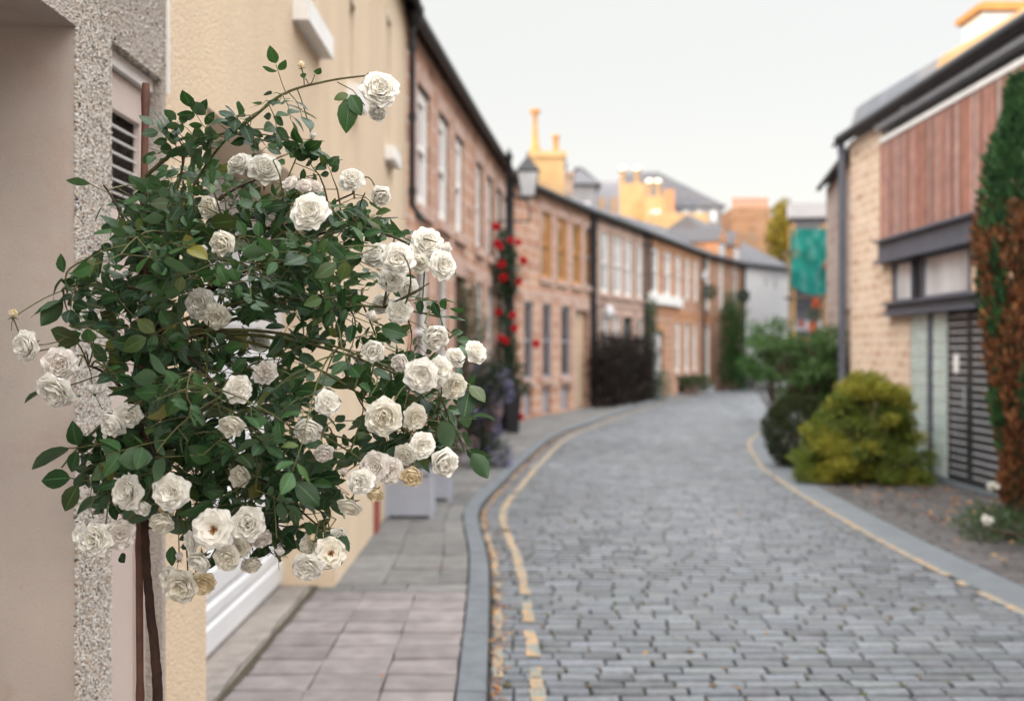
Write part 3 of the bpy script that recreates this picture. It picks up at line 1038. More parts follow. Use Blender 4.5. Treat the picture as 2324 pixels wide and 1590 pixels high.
# --- sandstone terrace, left
PTS = [(-1.2, 10.82), (-0.64, 16.1), (-0.06, 21.25), (2.11, 26.7), (4.3, 31.6), (7.2, 38.0), (10.0, 42.8)]
def nrm(i):
    d = V((0, 0, 0))
    for a, b_ in ((i - 1, i), (i, i + 1)):
        if 0 <= a and b_ < len(PTS):
            e = V((PTS[b_][0] - PTS[a][0], PTS[b_][1] - PTS[a][1], 0)).normalized()
            d += e
    d.normalize()
    return V((d.y, -d.x, 0))
NR = [nrm(i) for i in range(len(PTS))]
TG = 'sandstone terrace houses down the left of the lane'

def house(i, name, label, stone, h, ridge, wins, dress=2, mats=None, pipes=(0.1,), slate='slate'):
    F = Fac(PTS[i], PTS[i + 1], 1)
    r = empty(name, F(F.L / 2, 0), label, 'house', TG)
    ops = [(w['u'][0], w['u'][1], w['v'][0], w['v'][1], w.get('dep', 0.10)) for w in wins]
    m = MB()
    wall(m, F, h, ops)
    body(m, F, NR[i], NR[i + 1], h, ridge, 7.0)
    for w in wins:
        if w.get('sur', True): surround(m, F, *w['u'], *w['v'], 1)
    F.box(m, 0, F.L, 2.86, 2.98, -0.05, 0.02, 1)
    m.build('wall', [M[stone], M[mats or 'dress']], r)
    for w in wins:
        k = w.get('k', 'win')
        if k == 'win': window(r, F, *w['u'], *w['v'], w.get('dep', 0.10) - 0.02, w.get('f', 'white'), w.get('g', 'glass'), w.get('sill', 'dress'), w.get('bars', 1), w.get('fw', 0.07))
        elif k == 'door': door(r, F, *w['u'], *w['v'], w['m'], 0.14)
        elif k == 'garage': garage(r, F, *w['u'], *w['v'], w['m'], 0.12)
        elif k == 'panel': door(r, F, *w['u'], *w['v'], w['m'], 0.1, 1, 'panel', False)
    roof(r, F, NR[i], NR[i + 1], h, ridge, 7.0, slate)
    gutter(r, F, NR[i], NR[i + 1], h)
    for p in pipes: downpipe(r, F, p, 0.05, h - 0.05)
    return F, r

def uw(c, w, v0, v1, **k): return dict(u=(c - w / 2, c + w / 2), v=(v0, v1), **k)
# C1
F_, r_ = house(0, 'terrace_house', 'pink sandstone terrace house joined to the cream house', 'stone', 5.3, 7.2,
    [uw(c, 0.85, 3.3, 4.75, g='glassw', fw=0.16, dep=0.11) for c in (1.2, 2.6, 3.95)] + [uw(c, 0.85, 0.95, 2.7) for c in (1.1, 2.5)] + [uw(3.95, 0.95, 0.05, 2.7, k='door', m='teal')], pipes=())
F_, r_ = house(1, 'terrace_house', 'pink sandstone terrace house behind the black lamp post', 'stone', 5.3, 7.2,
    [uw(c, 0.8, 3.3, 4.75, g='glassw', f='white', fw=0.13, dep=0.12) for c in (0.7, 2.05, 3.4, 4.5)] + [uw(c, 0.8, 0.95, 2.75) for c in (0.7, 2.05, 4.4)] + [uw(3.3, 0.9, 0.05, 2.7, k='door', m='teal')], pipes=(5.0,))
q = MB()
chimney(r_, (-3.4, 17.5), 0.9, 0.7, 6.0, 8.2, 'stone2', [(-3.55, 0.4, 0.12), (-3.2, 0.4, 0.12)])

def xw(F, x0, x1, v0, v1, **k): return dict(u=(F.ux(x0), F.ux(x1)), v=(v0, v1), **k)
FD = Fac(PTS[2], PTS[3], 1)
w = [xw(FD, a, b_, 3.3, 4.85, g='glasso', f=f) for a, b_, f in ((1226, 1250, 'ochre'), (1263, 1285, 'ochre'), (1298, 1318, 'ochre'), (1327, 1343, 'panel'))]
w += [xw(FD, a, b_, 0.95, 2.7, g='glass', f='panel') for a, b_ in ((1188, 1208), (1230, 1250), (1272, 1293))]
w += [xw(FD, a, b_, 0.12, 0.72, k='panel', m='panel', sur=False) for a, b_ in ((1188, 1208), (1230, 1250), (1272, 1293))]
w += [xw(FD, 1304, 1334, 0.05, 2.65, k='door', m='paledoor')]
F_, r_ = house(2, 'terrace_house', 'pink sandstone terrace house with amber upstairs windows and a pale door', 'stone', 5.3, 6.95, w, pipes=(5.75,))
chimney(r_, (1.02, 29.3), 0.98, 0.8, 5.6, 7.38, 'gold', [(0.69, 0.0, 0.0), ] and [(1.29, 0.55, 0.10)], 'ochre')
q = MB()
q.lathe((0.68, 29.3, 7.38), [(0.2, 0), (0.1, 0.3), (0.07, 0.8), (0.06, 1.15), (0.16, 1.22), (0.16, 1.3), (0.05, 1.32)], 10)
q.build('chimney_cowl', M['ochre'], r_, smooth=True)

FD = Fac(PTS[3], PTS[4], 1)
w = [xw(FD, a, b_, 3.2, 4.9, g='glassw', fw=0.1) for a, b_ in ((1362, 1381), (1391, 1411), (1417, 1433), (1445, 1458))]
w += [xw(FD, a, b_, 0.9, 2.6, g=g_) for a, b_, g_ in ((1364, 1381), (1392, 1402), (1446, 1458))and ((1364, 1381, 'glassw'), (1390, 1404, 'glassw'), (1446, 1458, 'glass'))]
w += [xw(FD, 1413, 1434, 0.05, 2.6, k='door', m='teal')]
F_, r_ = house(3, 'terrace_house', 'grey brown terrace house behind the dark purple hedge', 'stone3', 5.32, 6.95, w, pipes=(0.15, 4.9))
bw_ = MB()
c0 = F_(F_.L - 0.1, 6.5) - NR[4] * 3.0
chimney(r_, (c0.x, c0.y), 0.9, 0.7, 5.8, 7.4, 'stone3', [(c0.x - 0.2, 0.35, 0.1), (c0.x + 0.2, 0.35, 0.1)], 'lead')

FD = Fac(PTS[4], PTS[5], 1)
w = [xw(FD, a, b_, 3.45, 4.95, g='glassw', fw=0.12, sill=None) for a, b_ in ((1479, 1494), (1506, 1522), (1532, 1545), (1554, 1565), (1573, 1583))]
w += [xw(FD, 1474, 1505, 0.03, 2.25, k='garage', m='gwhite')]
w += [xw(FD, a, b_, 0.85, 2.6, g='glassw', fw=0.1) for a, b_ in ((1531, 1543), (1552, 1563), (1571, 1581))]
F_, r_ = house(4, 'terrace_house', 'orange brown terrace house with a white garage and a row of tall white windows', 'stone2', 5.32, 6.85, w, mats='dressO', pipes=(0.12,))
q = MB(); F_.box(q, F_.ux(1468), F_.ux(1541), 3.12, 3.44, 0.022, 0.14)
q.build('white_sill_band', M['white'], r_)

FD = Fac(PTS[5], PTS[6], 1)
w = [xw(FD, a, b_, 3.2, 5.2, g='glassw', fw=0.12) for a, b_ in ((1600, 1610), (1630, 1641), (1663, 1673))]
w += [xw(FD, a, b_, 0.3, 2.6, g='glassw', fw=0.12) for a, b_ in ((1600, 1610), (1666, 1676))]
F_, r_ = house(5, 'terrace_house', 'orange brown terrace house with small gabled dormers above its gutter', 'stone2', 5.3, 6.9, w, mats='dressO', pipes=(0.2, 5.3))
for x in (1635, 1668):
    u = F_.ux(x)
    dm = MB()
    a, b_, h0, h1 = u - 0.5, u + 0.5, 5.2, 5.95
    F_.box(dm, a, b_, h0, h1, -1.6, 0.04)
    q1, q2, q3 = F_(a - 0.12, h1, 0.1), F_(b_ + 0.12, h1, 0.1), F_(u, h1 + 0.65, 0.1)
    bk = F_.n * -2.4
    dm.face([q1, q2, q3]); dm.face([q1, q3, q3 + bk, q1 + bk], None, 1); dm.face([q3, q2, q2 + bk, q3 + bk], None, 1)
    do = dm.build('dormer', [M['dressO'], M['slate']], r_)
    pn = MB(); F_.box(pn, u - 0.33, u + 0.33, 5.3, 5.9, 0.041, 0.06)
    pn.build('pane', M['glassw'], do)
rv_ = MB()

# white house closing the bend
FW = Fac((10.05, 42.95), (12.75, 45.6), 1)
rW = empty('white_house', FW(1.9, 0), 'white rendered house closing the bend of the lane', 'house')
wW = [(FW.ux(a), FW.ux(b_), v0, v1, 0.1) for a, b_ in ((1735, 1743), (1757, 1765)) for v0, v1 in ((2.5, 3.1), (4.3, 4.8))] + [(FW.ux(1752), FW.ux(1768), 0.05, 2.1, 0.1)]
m = MB(); wall(m, FW, 5.35, wW); body(m, FW, FW.n, FW.n, 5.35, 5.36, 7.5)
m.build('wall', M['ww'], rW)
for o in wW[:4]: window(rW, FW, *o[:4], 0.08, 'white', 'glassw', None, 0)
door(rW, FW, *wW[4][:4], 'white', 0.08)
m = MB()
e_ = [FW(-0.1, 5.36, 0.12), FW(FW.L + 0.1, 5.36, 0.12), FW(FW.L + 0.1, 5.36, -7.6), FW(-0.1, 5.36, -7.6)]
h_ = [FW(0.9, 7.9, -3.7), FW(1.3, 7.9, -3.7)]
m.face([e_[0], e_[1], h_[1], h_[0]], [(0, 0), (4, 0), (2.4, 4), (1.6, 4)]); m.face([e_[1], e_[2], h_[1]], [(0, 0), (7, 0), (3.5, 4)])
m.face([e_[2], e_[3], h_[0], h_[1]], [(0, 0), (4, 0), (2.4, 4), (1.6, 4)]); m.face([e_[3], e_[0], h_[0]], [(0, 0), (7, 0), (3.5, 4)])
m.build('roof', M['slate'], rW)
gutter(rW, FW, FW.n, FW.n, 5.35)

# --- right: stone and cedar house with steel beams, glass block and louvred doors
FR = Fac((5.1, -6), (5.1, 15.0), -1)
nR = V((-1, 0, 0))
uR = lambda y: y + 6
rR = empty('cedar_clad_house', (5.1, 9, 0), 'stone and red cedar clad house with steel beams and louvred garage on the right', 'house')
m = MB()
FR.box(m, uR(13.72), uR(15.0), 0, 4.72, -0.4, 0.0)
FR.box(m, uR(12.76), uR(13.719), 0, 2.06, -0.4, 0.002)
FR.box(m, uR(13.4), uR(13.719), 2.06, 2.76, -0.4, 0.003)
def sides(u0, u1, z): pass
# back, gable and inner core
m.cube(5.5, 12, -6, 14.98, 0.0, 4.7)
wo = m.build('wall', M['stoneR'], rR)
sm_ = MB()
y = -6.0
while y < 13.72:
    wd = rv(0.034, 0.05)
    k = rv(0.68, 1.25)
    col = rnd.choice([(0.40, 0.20, 0.15), (0.36, 0.165, 0.12), (0.43, 0.255, 0.21), (0.33, 0.155, 0.12), (0.42, 0.30, 0.27)])
    FR.box(sm_, uR(y), uR(min(y + wd, 13.72)), 3.105, 4.43, 0.0, 0.03 + rv(0, 0.006), 0, tuple(c * k for c in col))
    y += wd + 0.009
FR.box(sm_, 0, uR(13.71), 3.11, 4.42, -0.02, -0.003, 0, (0.05, 0.03, 0.025))
sm_.build('cedar_cladding', M['slats'], rR)
def beam(u0, u1, v0, v1, pr, fl, name, mt='steel'):
    b = MB()
    FR.box(b, u0, u1, v0 + fl, v1 - fl, -0.02, pr - 0.07)
    FR.box(b, u0, u1, v1 - fl, v1, -0.03, pr)
    FR.box(b, u0, u1, v0, v0 + fl, -0.03, pr)
    return b.build(name, M[mt], rR)
beam(0, uR(13.68), 2.78, 3.10, 0.14, 0.035, 'steel_beam')
beam(0, uR(13.42), 2.06, 2.235, 0.13, 0.03, 'steel_beam')
b = MB()
FR.box(b, 0, uR(13.7), 4.435, 4.50, -0.02, 0.05)
b.build('white_trim', M['white'], rR)
b = MB()
FR.box(b, 0, uR(13.7), 4.505, 4.62, -0.12, -0.02)
b.build('clerestory_pane', M['glass'], rR)
b = MB()
FR.box(b, 0, uR(13.75), 4.625, 4.70, -0.02, 0.10)
b.build('fascia', M['steel2'], rR)
b = MB()
b.tube([FR(0, 4.79, 0.13), FR(uR(15.1), 4.79, 0.13)], 0.085, 10)
b.tube([FR(uR(15.1), 4.79, 0.13), FR(uR(15.3), 4.74, 0.16)], 0.03, 6)
b.build('gutter', M['black'], rR, smooth=True)
# lead covered upstand over the eaves, then the slates
b = MB()
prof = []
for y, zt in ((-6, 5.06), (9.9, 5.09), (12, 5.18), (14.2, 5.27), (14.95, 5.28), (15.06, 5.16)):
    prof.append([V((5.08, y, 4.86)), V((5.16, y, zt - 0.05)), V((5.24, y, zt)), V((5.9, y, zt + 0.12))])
b.grid(prof[2:])
b.face([prof[-1][0], prof[-1][1], prof[-1][2], prof[-1][3], V((5.9, 15.06, 4.7))])
b.build('lead_upstand', M['lead'], rR, smooth=False)
b = MB(); b.grid(prof[:3]); b.build('sun_toned_upstand', M['gold'], rR)  # near upstand coloured gold to stand for sunlight on it
b = MB()
b.face([(5.9, -6, 5.1), (5.9, 15.0, 5.33), (8.6, 15.0, 7.4), (8.6, -6, 7.2)], [(0, 0), (21, 0), (21, 3.4), (0, 3.4)])
b.face([(12, 15.0, 4.7), (12, -6, 4.7), (8.6, -6, 7.2), (8.6, 15.0, 7.4)], [(0, 0), (21, 0), (21, 3.4), (0, 3.4)])
b.face([(5.9, 15.0, 4.7), (12, 15.0, 4.7), (8.6, 15.0, 7.4), (5.9, 15.0, 5.33)], [(0, 0), (6, 0), (3, 3), (0, .6)])
b.build('roof', M['slate'], rR)
dp = MB()
dp.tube([V((4.98, 15.08, 4.72)), V((5.0, 15.06, 4.5)), V((5.0, 15.06, 0.0))], 0.06, 10)
dp.build('downpipe', M['steel'], rR, smooth=True)
# window band
def rwin(y1, y0):
    o = window(rR, FR, uR(y0), uR(y1), 2.24, 2.775, 0.06, 'steel', 'glassw', None, 0, 0.035)
    return o
rwin(13.35, 12.72); rwin(12.42, 11.12)
b = MB(); FR.box(b, uR(12.42), uR(12.72), 2.24, 2.775, -0.14, -0.05)
b.build('window_post', M['black'], rR)
b = MB(); FR.box(b, 0, uR(11.12), 2.24, 2.775, -0.1, -0.03)
b.build('spandrel', M['stoneR'], rR)
# glass block screen
for (y0, y1) in ((12.18, 12.74), (11.69, 12.08)):
    gb = MB(); ln = MB()
    ny, nz = max(2, round((y1 - y0) / 0.19)), 11
    for i in range(ny):
        for j in range(nz):
            a, b_ = y0 + (y1 - y0) * i / ny, y0 + (y1 - y0) * (i + 1) / ny
            c, d = 0.1 + 1.95 * j / nz, 0.1 + 1.95 * (j + 1) / nz
            FR.box(gb, uR(a + .008), uR(b_ - .008), c + .008, d - .008, -0.05, -0.005)
    FR.box(ln, uR(y0), uR(y1), 0.1, 2.05, -0.05, -0.02)
    o = gb.build('glass_block_panel', M['gblock'], rR, bevel=0.01)
    ln.build('mortar', M['ww'], o)
b = MB(); FR.box(b, uR(12.08), uR(12.18), 0.05, 2.06, -0.06, 0.02)
b.build('door_post', M['steel'], rR)
b = MB(); FR.box(b, uR(5), uR(12.76), 0.0, 0.09, -0.1, 0.06)
b.build('doorstep', M['kerb'], rR)
# louvred doors
def louvre(y0, y1, first):
    d_ = MB(); e_ = MB()
    FR.box(d_, uR(y0 + .005), uR(y1 - .005), 0.09, 2.05, -0.08, -0.045)
    FR.box(d_, uR(y0 + .005), uR(y0 + .06), 0.09, 2.05, -0.045, -0.012); FR.box(d_, uR(y1 - .06), uR(y1 - .005), 0.09, 2.05, -0.045, -0.012)
    v = 0.14
    while v < 1.98:
        d_.box(FR(uR(y0 + .06), v, -0.045), FR.d * (y1 - y0 - .12), FR.n * 0.03 + V((0, 0, -0.03)), V((0, 0, 0.045)))
        FR.box(e_, uR(y0 + .07), uR(y1 - .07), v + 0.044, v + 0.060, -0.044, -0.010)
        v += 0.09
    o = d_.build('louvred_door', M['dark'], rR)
    e_.build('slat_highlights', M['silver'], o)  # pale strips stand in for highlights along the slats
    if first:
        pl = MB()
        ctr = FR(uR((y0 + y1) / 2 + 0.05), 1.45, -0.008)
        ring = [ctr + FR.d * 0.07 * math.cos(k * math.pi / 8) + V((0, 0, 0.12 * math.sin(k * math.pi / 8))) for k in range(16)]
        pl.face(list(reversed(ring)))
        pl.grid([[p - FR.n * 0.01 for p in ring], ring], True)
        pl.build('door_plate', M['white'], o)
        h_ = MB(); h_.tube([FR(uR(y0 + .1), 0.95, 0.0), FR(uR(y0 + .1), 1.2, 0.0)], 0.015, 6)
        h_.build('handle', M['steel2'], o)
louvre(11.12, 11.68, True); louvre(9.9, 11.11, False); louvre(8.6, 9.89, False); louvre(7.3, 8.59, False); louvre(6.0, 7.29, False)
b = MB(); FR.box(b, 0, uR(5.99), 0, 2.06, -0.1, 0.0)
b.build('side_wall', M['stoneR'], rR)

# stone house next along on the right
FS = Fac((5.45, 15.4), (6.27, 19.85), -1)
rS = empty('stone_house', FS(2, 0), 'brown rubble stone house just beyond the cedar clad house', 'house')
m = MB()
wS = [(1.2, 1.9, 0.9, 2.3, 0.15)]
wall(m, FS, 4.85, wS)
body(m, FS, FS.n, FS.n, 4.85, 6.2, 6.0)
m.build('wall', M['stone3'] if False else blockmat('pinkish rubble stone', [(0.18, 0.12, 0.10), (0.31, 0.225, 0.19), (0.37, 0.30, 0.265), (0.29, 0.175, 0.13)], (0.33, 0.285, 0.26), 0.42, 0.2, 0.02), rS)
window(rS, FS, *wS[0][:4], 0.13, 'white', 'glass', 'dress')
roof(rS, FS, FS.n, FS.n, 4.85, 6.2, 6.0)
gutter(rS, FS, FS.n, FS.n, 4.85, r=0.05)

# tall white walled house behind the cedar house
rT = empty('pale_gabled_house', (10, 19, 0), 'pale sunlit house rising behind the cedar roof at the right edge', 'house')
m = MB(); m.cube(7.85, 13, 16.6, 17.3, 0, 7.25); m.build('wall', M['ww'], rT)
m = MB(); m.cube(7.75, 13.3, 16.5, 17.4, 7.252, 7.36); m.cube(7.9, 13, 16.65, 17.25, 7.36, 7.44); m.build('roof', M['ochre'], rT)

# ---------------------------------------------------------------- scaffold, town behind
rX = empty('white_topped_building', (12, 37, 0), 'flat topped building with a white parapet behind the teal scaffold', 'building')
def prism(mb, poly, z0, z1):
    lo = [V((x, y, z0)) for x, y in poly]; hi = [V((x, y, z1)) for x, y in poly]
    mb.grid([lo, hi], True); mb.face(hi); mb.face(list(reversed(lo)))
m = MB(); prism(m, [(10.5, 37.4), (16, 37.0), (19, 44), (13.2, 44)], 0, 6.55); m.build('wall', M['steel'], rX)
m = MB(); prism(m, [(10.25, 37.1), (16.2, 36.7), (19, 44.2), (12.9, 44.2)], 6.552, 7.1); m.build('parapet', M['steel2'], rX)
sc_ = empty('scaffold', (10.9, 36.4, 0), 'scaffold on ochre poles wrapped in torn teal netting', 'scaffold')
for x, y in ((10.2, 36.0), (11.35, 36.0), (10.3, 36.9), (11.45, 36.9)):
    q = MB(); q.tube([(x, y, 0), (x, y, 6.2)], 0.05, 8); q.build('pole', M['pole'], sc_, smooth=True)
for z in (3.5, 5.2, 2.35):
    q = MB(); q.cube(10.1, 11.5, 35.95, 36.95, z, z + 0.07); q.build('platform', M['steel2'] if z < 3 else M['trunk'], sc_)
q = MB()
rows = []
for i in range(15):
    z = 3.75 + i * 0.16
    row = []
    for j in range(17):
        t = j / 16
        wv = 0.12 * noise.noise(V((t * 4, z * 1.3, 3)))
        zz = z
        if i == 0: zz = 3.75 + 0.5 * (t * 2 - 1) ** 2 * 0.4 - 0.25 * t
        row.append(V((10.08 + t * 1.42, 35.9 + wv, zz)))
    rows.append(row)
cols = [[(0.02, 0.22, 0.20) if noise.noise(V((j * .35, i * .3, 9))) < 0.12 else (0.07, 0.27, 0.25) for j in range(16)] for i in range(14)]
q.grid(rows, False, 0, cols)
rows = [[V((10.08 + 0.22 * k / 5 + 0.05 * noise.noise(V((k, z, 1))), 35.9 + 1.0 * k / 5, z)) for k in range(6)] for z in (3.75, 4.5, 5.3, 6.0)]
q.grid(rows, False, 0, (0.03, 0.22, 0.2))
q.build('netting', M['net'], sc_, smooth=True)
for k in range(5):
    q = MB(); x = 10.3 + k * 0.22
    q.lathe((x, 36.2, 2.42), [(0.0, 0), (0.07, 0.0), (0.08, 0.15), (0.05, 0.28), (0.02, 0.3)], 8)
    tag(q.build('paint_tub', M['tile'] if k % 2 else M['steel2'], loc=(x, 36.2, 2.42)), ('rust red tub' if k % 2 else 'pale grey tub') + ' standing on the lowest scaffold board', 'tub', 'tubs on the scaffold board')
q = MB()
for i in range(40):
    d = rdir()
    q.box(V((11.4, 35.75, 4.65)) + d * 0.13, rdir() * 0.08, rdir() * 0.08, rdir() * 0.08)
tag(q.build('red_lantern', M['tile'], loc=(11.4, 35.75, 4.65)), 'dull red round bundle hanging at the edge of the teal netting', 'lantern')

def block(name, label, x0, x1, d, y0, y1, m_, dep=6, cat='building', roofm=None, rh=0, win=0, pots=0, wm='glassw', base=0):
    p, q = P(x0, y0, d), P(x1, y1, d)
    top, bot = max(p.z, q.z), base
    r = empty(name, ((p.x + q.x) / 2, d, 0), label, cat)
    m = MB(); m.cube(p.x, q.x, d, d + dep, bot, top)
    m.build('wall', M[m_], r)
    if roofm:
        m = MB()
        xm = (p.x + q.x) / 2
        e = 0.25
        rr = top + rh
        m.face([(p.x - e, d - e, top + .02), (q.x + e, d - e, top + .02), (q.x - rh * .6, d + dep / 2, rr), (p.x + rh * .6, d + dep / 2, rr)], [(0, 0), (8, 0), (7, 3), (1, 3)])
        m.face([(p.x - e, d + dep, top + .02), (p.x - e, d - e, top + .02), (p.x + rh * .6, d + dep / 2, rr)], [(0, 0), (5, 0), (2, 3)])
        m.face([(q.x + e, d - e, top + .02), (q.x + e, d + dep, top + .02), (q.x - rh * .6, d + dep / 2, rr)], [(0, 0), (5, 0), (2, 3)])
        m.face([(q.x + e, d + dep, top + .02), (p.x - e, d + dep, top + .02), (p.x + rh * .6, d + dep / 2, rr), (q.x - rh * .6, d + dep / 2, rr)], [(0, 0), (8, 0), (7, 3), (1, 3)])
        m.face([(p.x - e, d - e, top), (p.x - e, d + dep, top), (q.x + e, d + dep, top), (q.x + e, d - e, top)])
        m.build('roof', M[roofm], r)
    for k in range(win):
        xx = p.x + (q.x - p.x) * (k + 0.5) / win
        wd = (q.x - p.x) / win * 0.28
        m = MB(); m.cube(xx - wd, xx + wd, d - 0.06, d - 0.002, top - 2.4, top - 0.8)
        m.build('window', M[wm], r)
    for k in range(pots):
        xx = p.x + (q.x - p.x) * (k + 0.5) / pots
        m = MB(); m.lathe((xx, d + 0.5, top), [(0.16, 0), (0.12, 0.5), (0.17, 0.55), (0.17, 0.65), (0.05, 0.66)], 8)
        cp = m.build('chimney_pot', M[m_] if m_ == 'gold' else M['dressO'], r, smooth=True)
        if m_ == 'gold':
            m = MB(); m.lathe((xx, d + 0.5, top + 0.66), [(0.0, 0), (0.2, 0.08), (0.26, 0.25), (0.2, 0.42), (0, 0.5)], 14); m.build('glint_cap', M['metal'], cp, smooth=True)  # polished metal balls added to throw sun glints
    return r
block('rear_house', 'small pale grey house with a slate roof above the terrace ridge', 1290, 1352, 46, 420, 470, 'lead', 5, roofm='slate', rh=1.3, win=1)
block('rear_house', 'pale grey house front peeping over the terrace roof', 1352, 1405, 50, 412, 480, 'panel', 5, win=2, wm='glasso')
def hilltop():
    d = 88
    pts = {k: P(x, y, d + e) for k, (x, y, e) in dict(a=(1380, 470, 0), b=(1650, 468, 0), r0=(1412, 392, 4), r1=(1492, 390, 4), m=(1560, 425, 3)).items()}
    r = empty('hilltop_building', (pts['a'].x, d, 0), 'large building with a dark slate hipped roof on the skyline', 'building')
    m = MB(); m.cube(pts['a'].x, pts['b'].x - 0.3, d + 0.2, d + 9, 0, pts['a'].z); m.build('wall', M['lead'], r)
    m = MB()
    A, B, C, D = pts['a'], pts['b'], pts['r1'], pts['r0']
    A2, B2 = A + V((0, 10, 0)), B + V((0, 10, 0))
    m.face([A, B, C, D], [(0, 0), (10, 0), (5, 3), (1, 3)]); m.face([B, B2, C], [(0, 0), (8, 0), (4, 3)]); m.face([B2, A2, D, C], [(0, 0), (10, 0), (5, 3), (1, 3)]); m.face([A2, A, D], [(0, 0), (8, 0), (4, 3)])
    m.build('roof', M['slate'], r)
    for x in (1520, 1550, 1580, 1612):
        p, q = P(x, 478, d), P(x + 13, 503, d)
        m = MB(); m.cube(p.x, q.x, d + 0.1, d + 0.197, q.z, p.z); m.build('window', M['glassw'], r)
    m = MB(); p, q = P(1508, 430, d - 1), P(1530, 470, d - 1); m.cube(p.x, q.x, d - 1, d, q.z - 6, p.z); m.build('chimney', M['dressO'], r)
hilltop()
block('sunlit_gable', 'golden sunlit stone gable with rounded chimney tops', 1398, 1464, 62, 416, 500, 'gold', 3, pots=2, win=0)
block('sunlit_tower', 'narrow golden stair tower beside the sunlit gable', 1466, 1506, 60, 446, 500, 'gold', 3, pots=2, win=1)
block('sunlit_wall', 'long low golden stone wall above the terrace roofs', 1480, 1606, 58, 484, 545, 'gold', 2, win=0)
block('stone_chimney_block', 'broad brown stone chimney block with a row of pots', 1664, 1748, 62, 470, 560, 'stoneB', 4, pots=6)
block('brown_house', 'brown stone house below the broad chimney block', 1600, 1765, 60, 528, 640, 'stoneB', 6)

# ---------------------------------------------------------------- plants
def leafcloud(mb, n, pick, size, cols, aspect=0.5, up=0.3, out=None, jit=0.15):
    for i in range(n):
        p, nr = pick()
        s_ = size * rv(0.6, 1.3)
        d = (rdir() + V((0, 0, up)) + (nr * 0.6 if nr else V((0, 0, 0)))).normalized()
        e = d.cross(rdir())
        if e.length < 0.1: continue
        e.normalize()
        f = d.cross(e)
        c = rnd.choice(cols)
        k = rv(1 - jit, 1 + jit)
        c = tuple(x * k for x in c)
        mb.face([p, p + d * s_ * 0.5 + e * s_ * aspect * 0.5 + f * s_ * 0.06, p + d * s_, p + d * s_ * 0.5 - e * s_ * aspect * 0.5 + f * s_ * 0.06], None, 0, c)

def blob(ctr, rad, lumps=0.25, fr=1.6, shell=0.55, seed=0.0, flat=0.0):
    ctr = V(ctr); rad = V(rad)
    def pick():
        d = rdir()
        if flat and d.z < -flat: d.z = -flat * rnd.random(); d.normalize()
        k = 1 + lumps * noise.noise(d * fr + V((seed, seed * 2, 0))) + lumps * 0.6 * noise.noise(d * fr * 2.7 + V((seed, 5, seed)))
        r = k * (1 - shell * rnd.random() ** 2.2)
        return ctr + V((d.x * rad.x, d.y * rad.y, d.z * rad.z)) * r, d
    return pick

def stems(mb, base, tips, r):
    for t in tips:
        b_, t = V(base), V(t)
        mid = b_.lerp(t, 0.5) + V((rv(-.1, .1), rv(-.1, .1), 0.1)) * (t - b_).length
        mb.tube([b_, mid, t], [r, r * 0.65, r * 0.3], 6)

def shrub(name, label, cat, base, blobs, n, size, cols, aspect=0.5, up=0.3, ntips=6, r=0.02, m_='fol', group=None, leafname='foliage'):
    rt = empty(name, base, label, cat, group)
    mb = MB()
    st = MB()
    tot = sum(b[1][0] * b[1][2] for b in blobs)
    for k, b in enumerate(blobs):
        leafcloud(mb, int(n * b[1][0] * b[1][2] / tot), blob(b[0], b[1], *(b[2:] if len(b) > 2 else ()), seed=k * 3.1 + base[0]), size, b_cols(cols), aspect, up)
        stems(st, base, [V(b[0]) + V((rv(-1, 1) * b[1][0], rv(-1, 1) * b[1][1], rv(0, 1) * b[1][2])) * 0.7 for _ in range(max(2, ntips // len(blobs)))], r)
    mb.build(leafname, M[m_], rt)
    st.build('stem', M['trunk'], rt)
    return rt
def b_cols(c): return c

# yellow green shrub
Y1 = V((4.22, 12.0, 0))
rt = empty('yellow_shrub', Y1, 'large olive yellow shrub in front of the stone wall', 'shrub')
mb = MB(); st = MB()
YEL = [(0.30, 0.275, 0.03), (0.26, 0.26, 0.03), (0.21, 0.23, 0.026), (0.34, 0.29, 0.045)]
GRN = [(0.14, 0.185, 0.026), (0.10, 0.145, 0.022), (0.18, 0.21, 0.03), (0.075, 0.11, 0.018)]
for i in range(92):
    a = rv(0, 6.28); zz = 1.24 * rnd.random() ** 0.85
    pr = 0.74 * (1 - (zz / 1.38) ** 1.7) ** 0.8
    rr = pr * rv(0.72, 1.08)
    c_ = Y1 + V((math.cos(a) * rr + 0.16 * min(zz, .8) - 0.06, math.sin(a) * rr * 0.85, max(0.1, zz)))
    if i < 5: c_ = Y1 + V((-0.6 + 0.13 * i, -0.3, 0.12 + 0.05 * (i % 3)))
    sz = rv(0.1, 0.19)
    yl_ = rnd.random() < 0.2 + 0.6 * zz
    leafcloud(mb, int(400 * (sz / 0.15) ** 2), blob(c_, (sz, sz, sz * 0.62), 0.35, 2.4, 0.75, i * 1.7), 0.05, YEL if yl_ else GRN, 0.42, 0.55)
    st.tube([Y1, Y1.lerp(c_, 0.6) + V((0, 0, 0.05)), c_], [0.018, 0.011, 0.005], 5)
leafcloud(mb, 6500, blob(Y1 + V((0.0, 0, 0.48)), (0.64, 0.52, 0.55), 0.2, 1.5, 0.5), 0.06, GRN, 0.45, 0.4)
mb.build('foliage', M['fol'], rt)
st.build('stem', M['trunk'], rt)
B1 = V((3.93, 13.5, 0))
shrub('round_bush', 'dark clipped round bush left of the olive yellow shrub', 'shrub', B1, [(B1 + V((-0.06, 0, 0.5)), (0.44, 0.4, 0.5), 0.12, 1.8, 0.35)], 9500, 0.045, [(0.026, 0.045, 0.013), (0.038, 0.054, 0.017), (0.018, 0.03, 0.01), (0.045, 0.048, 0.018)], 0.5, 0.2, m_='folm')

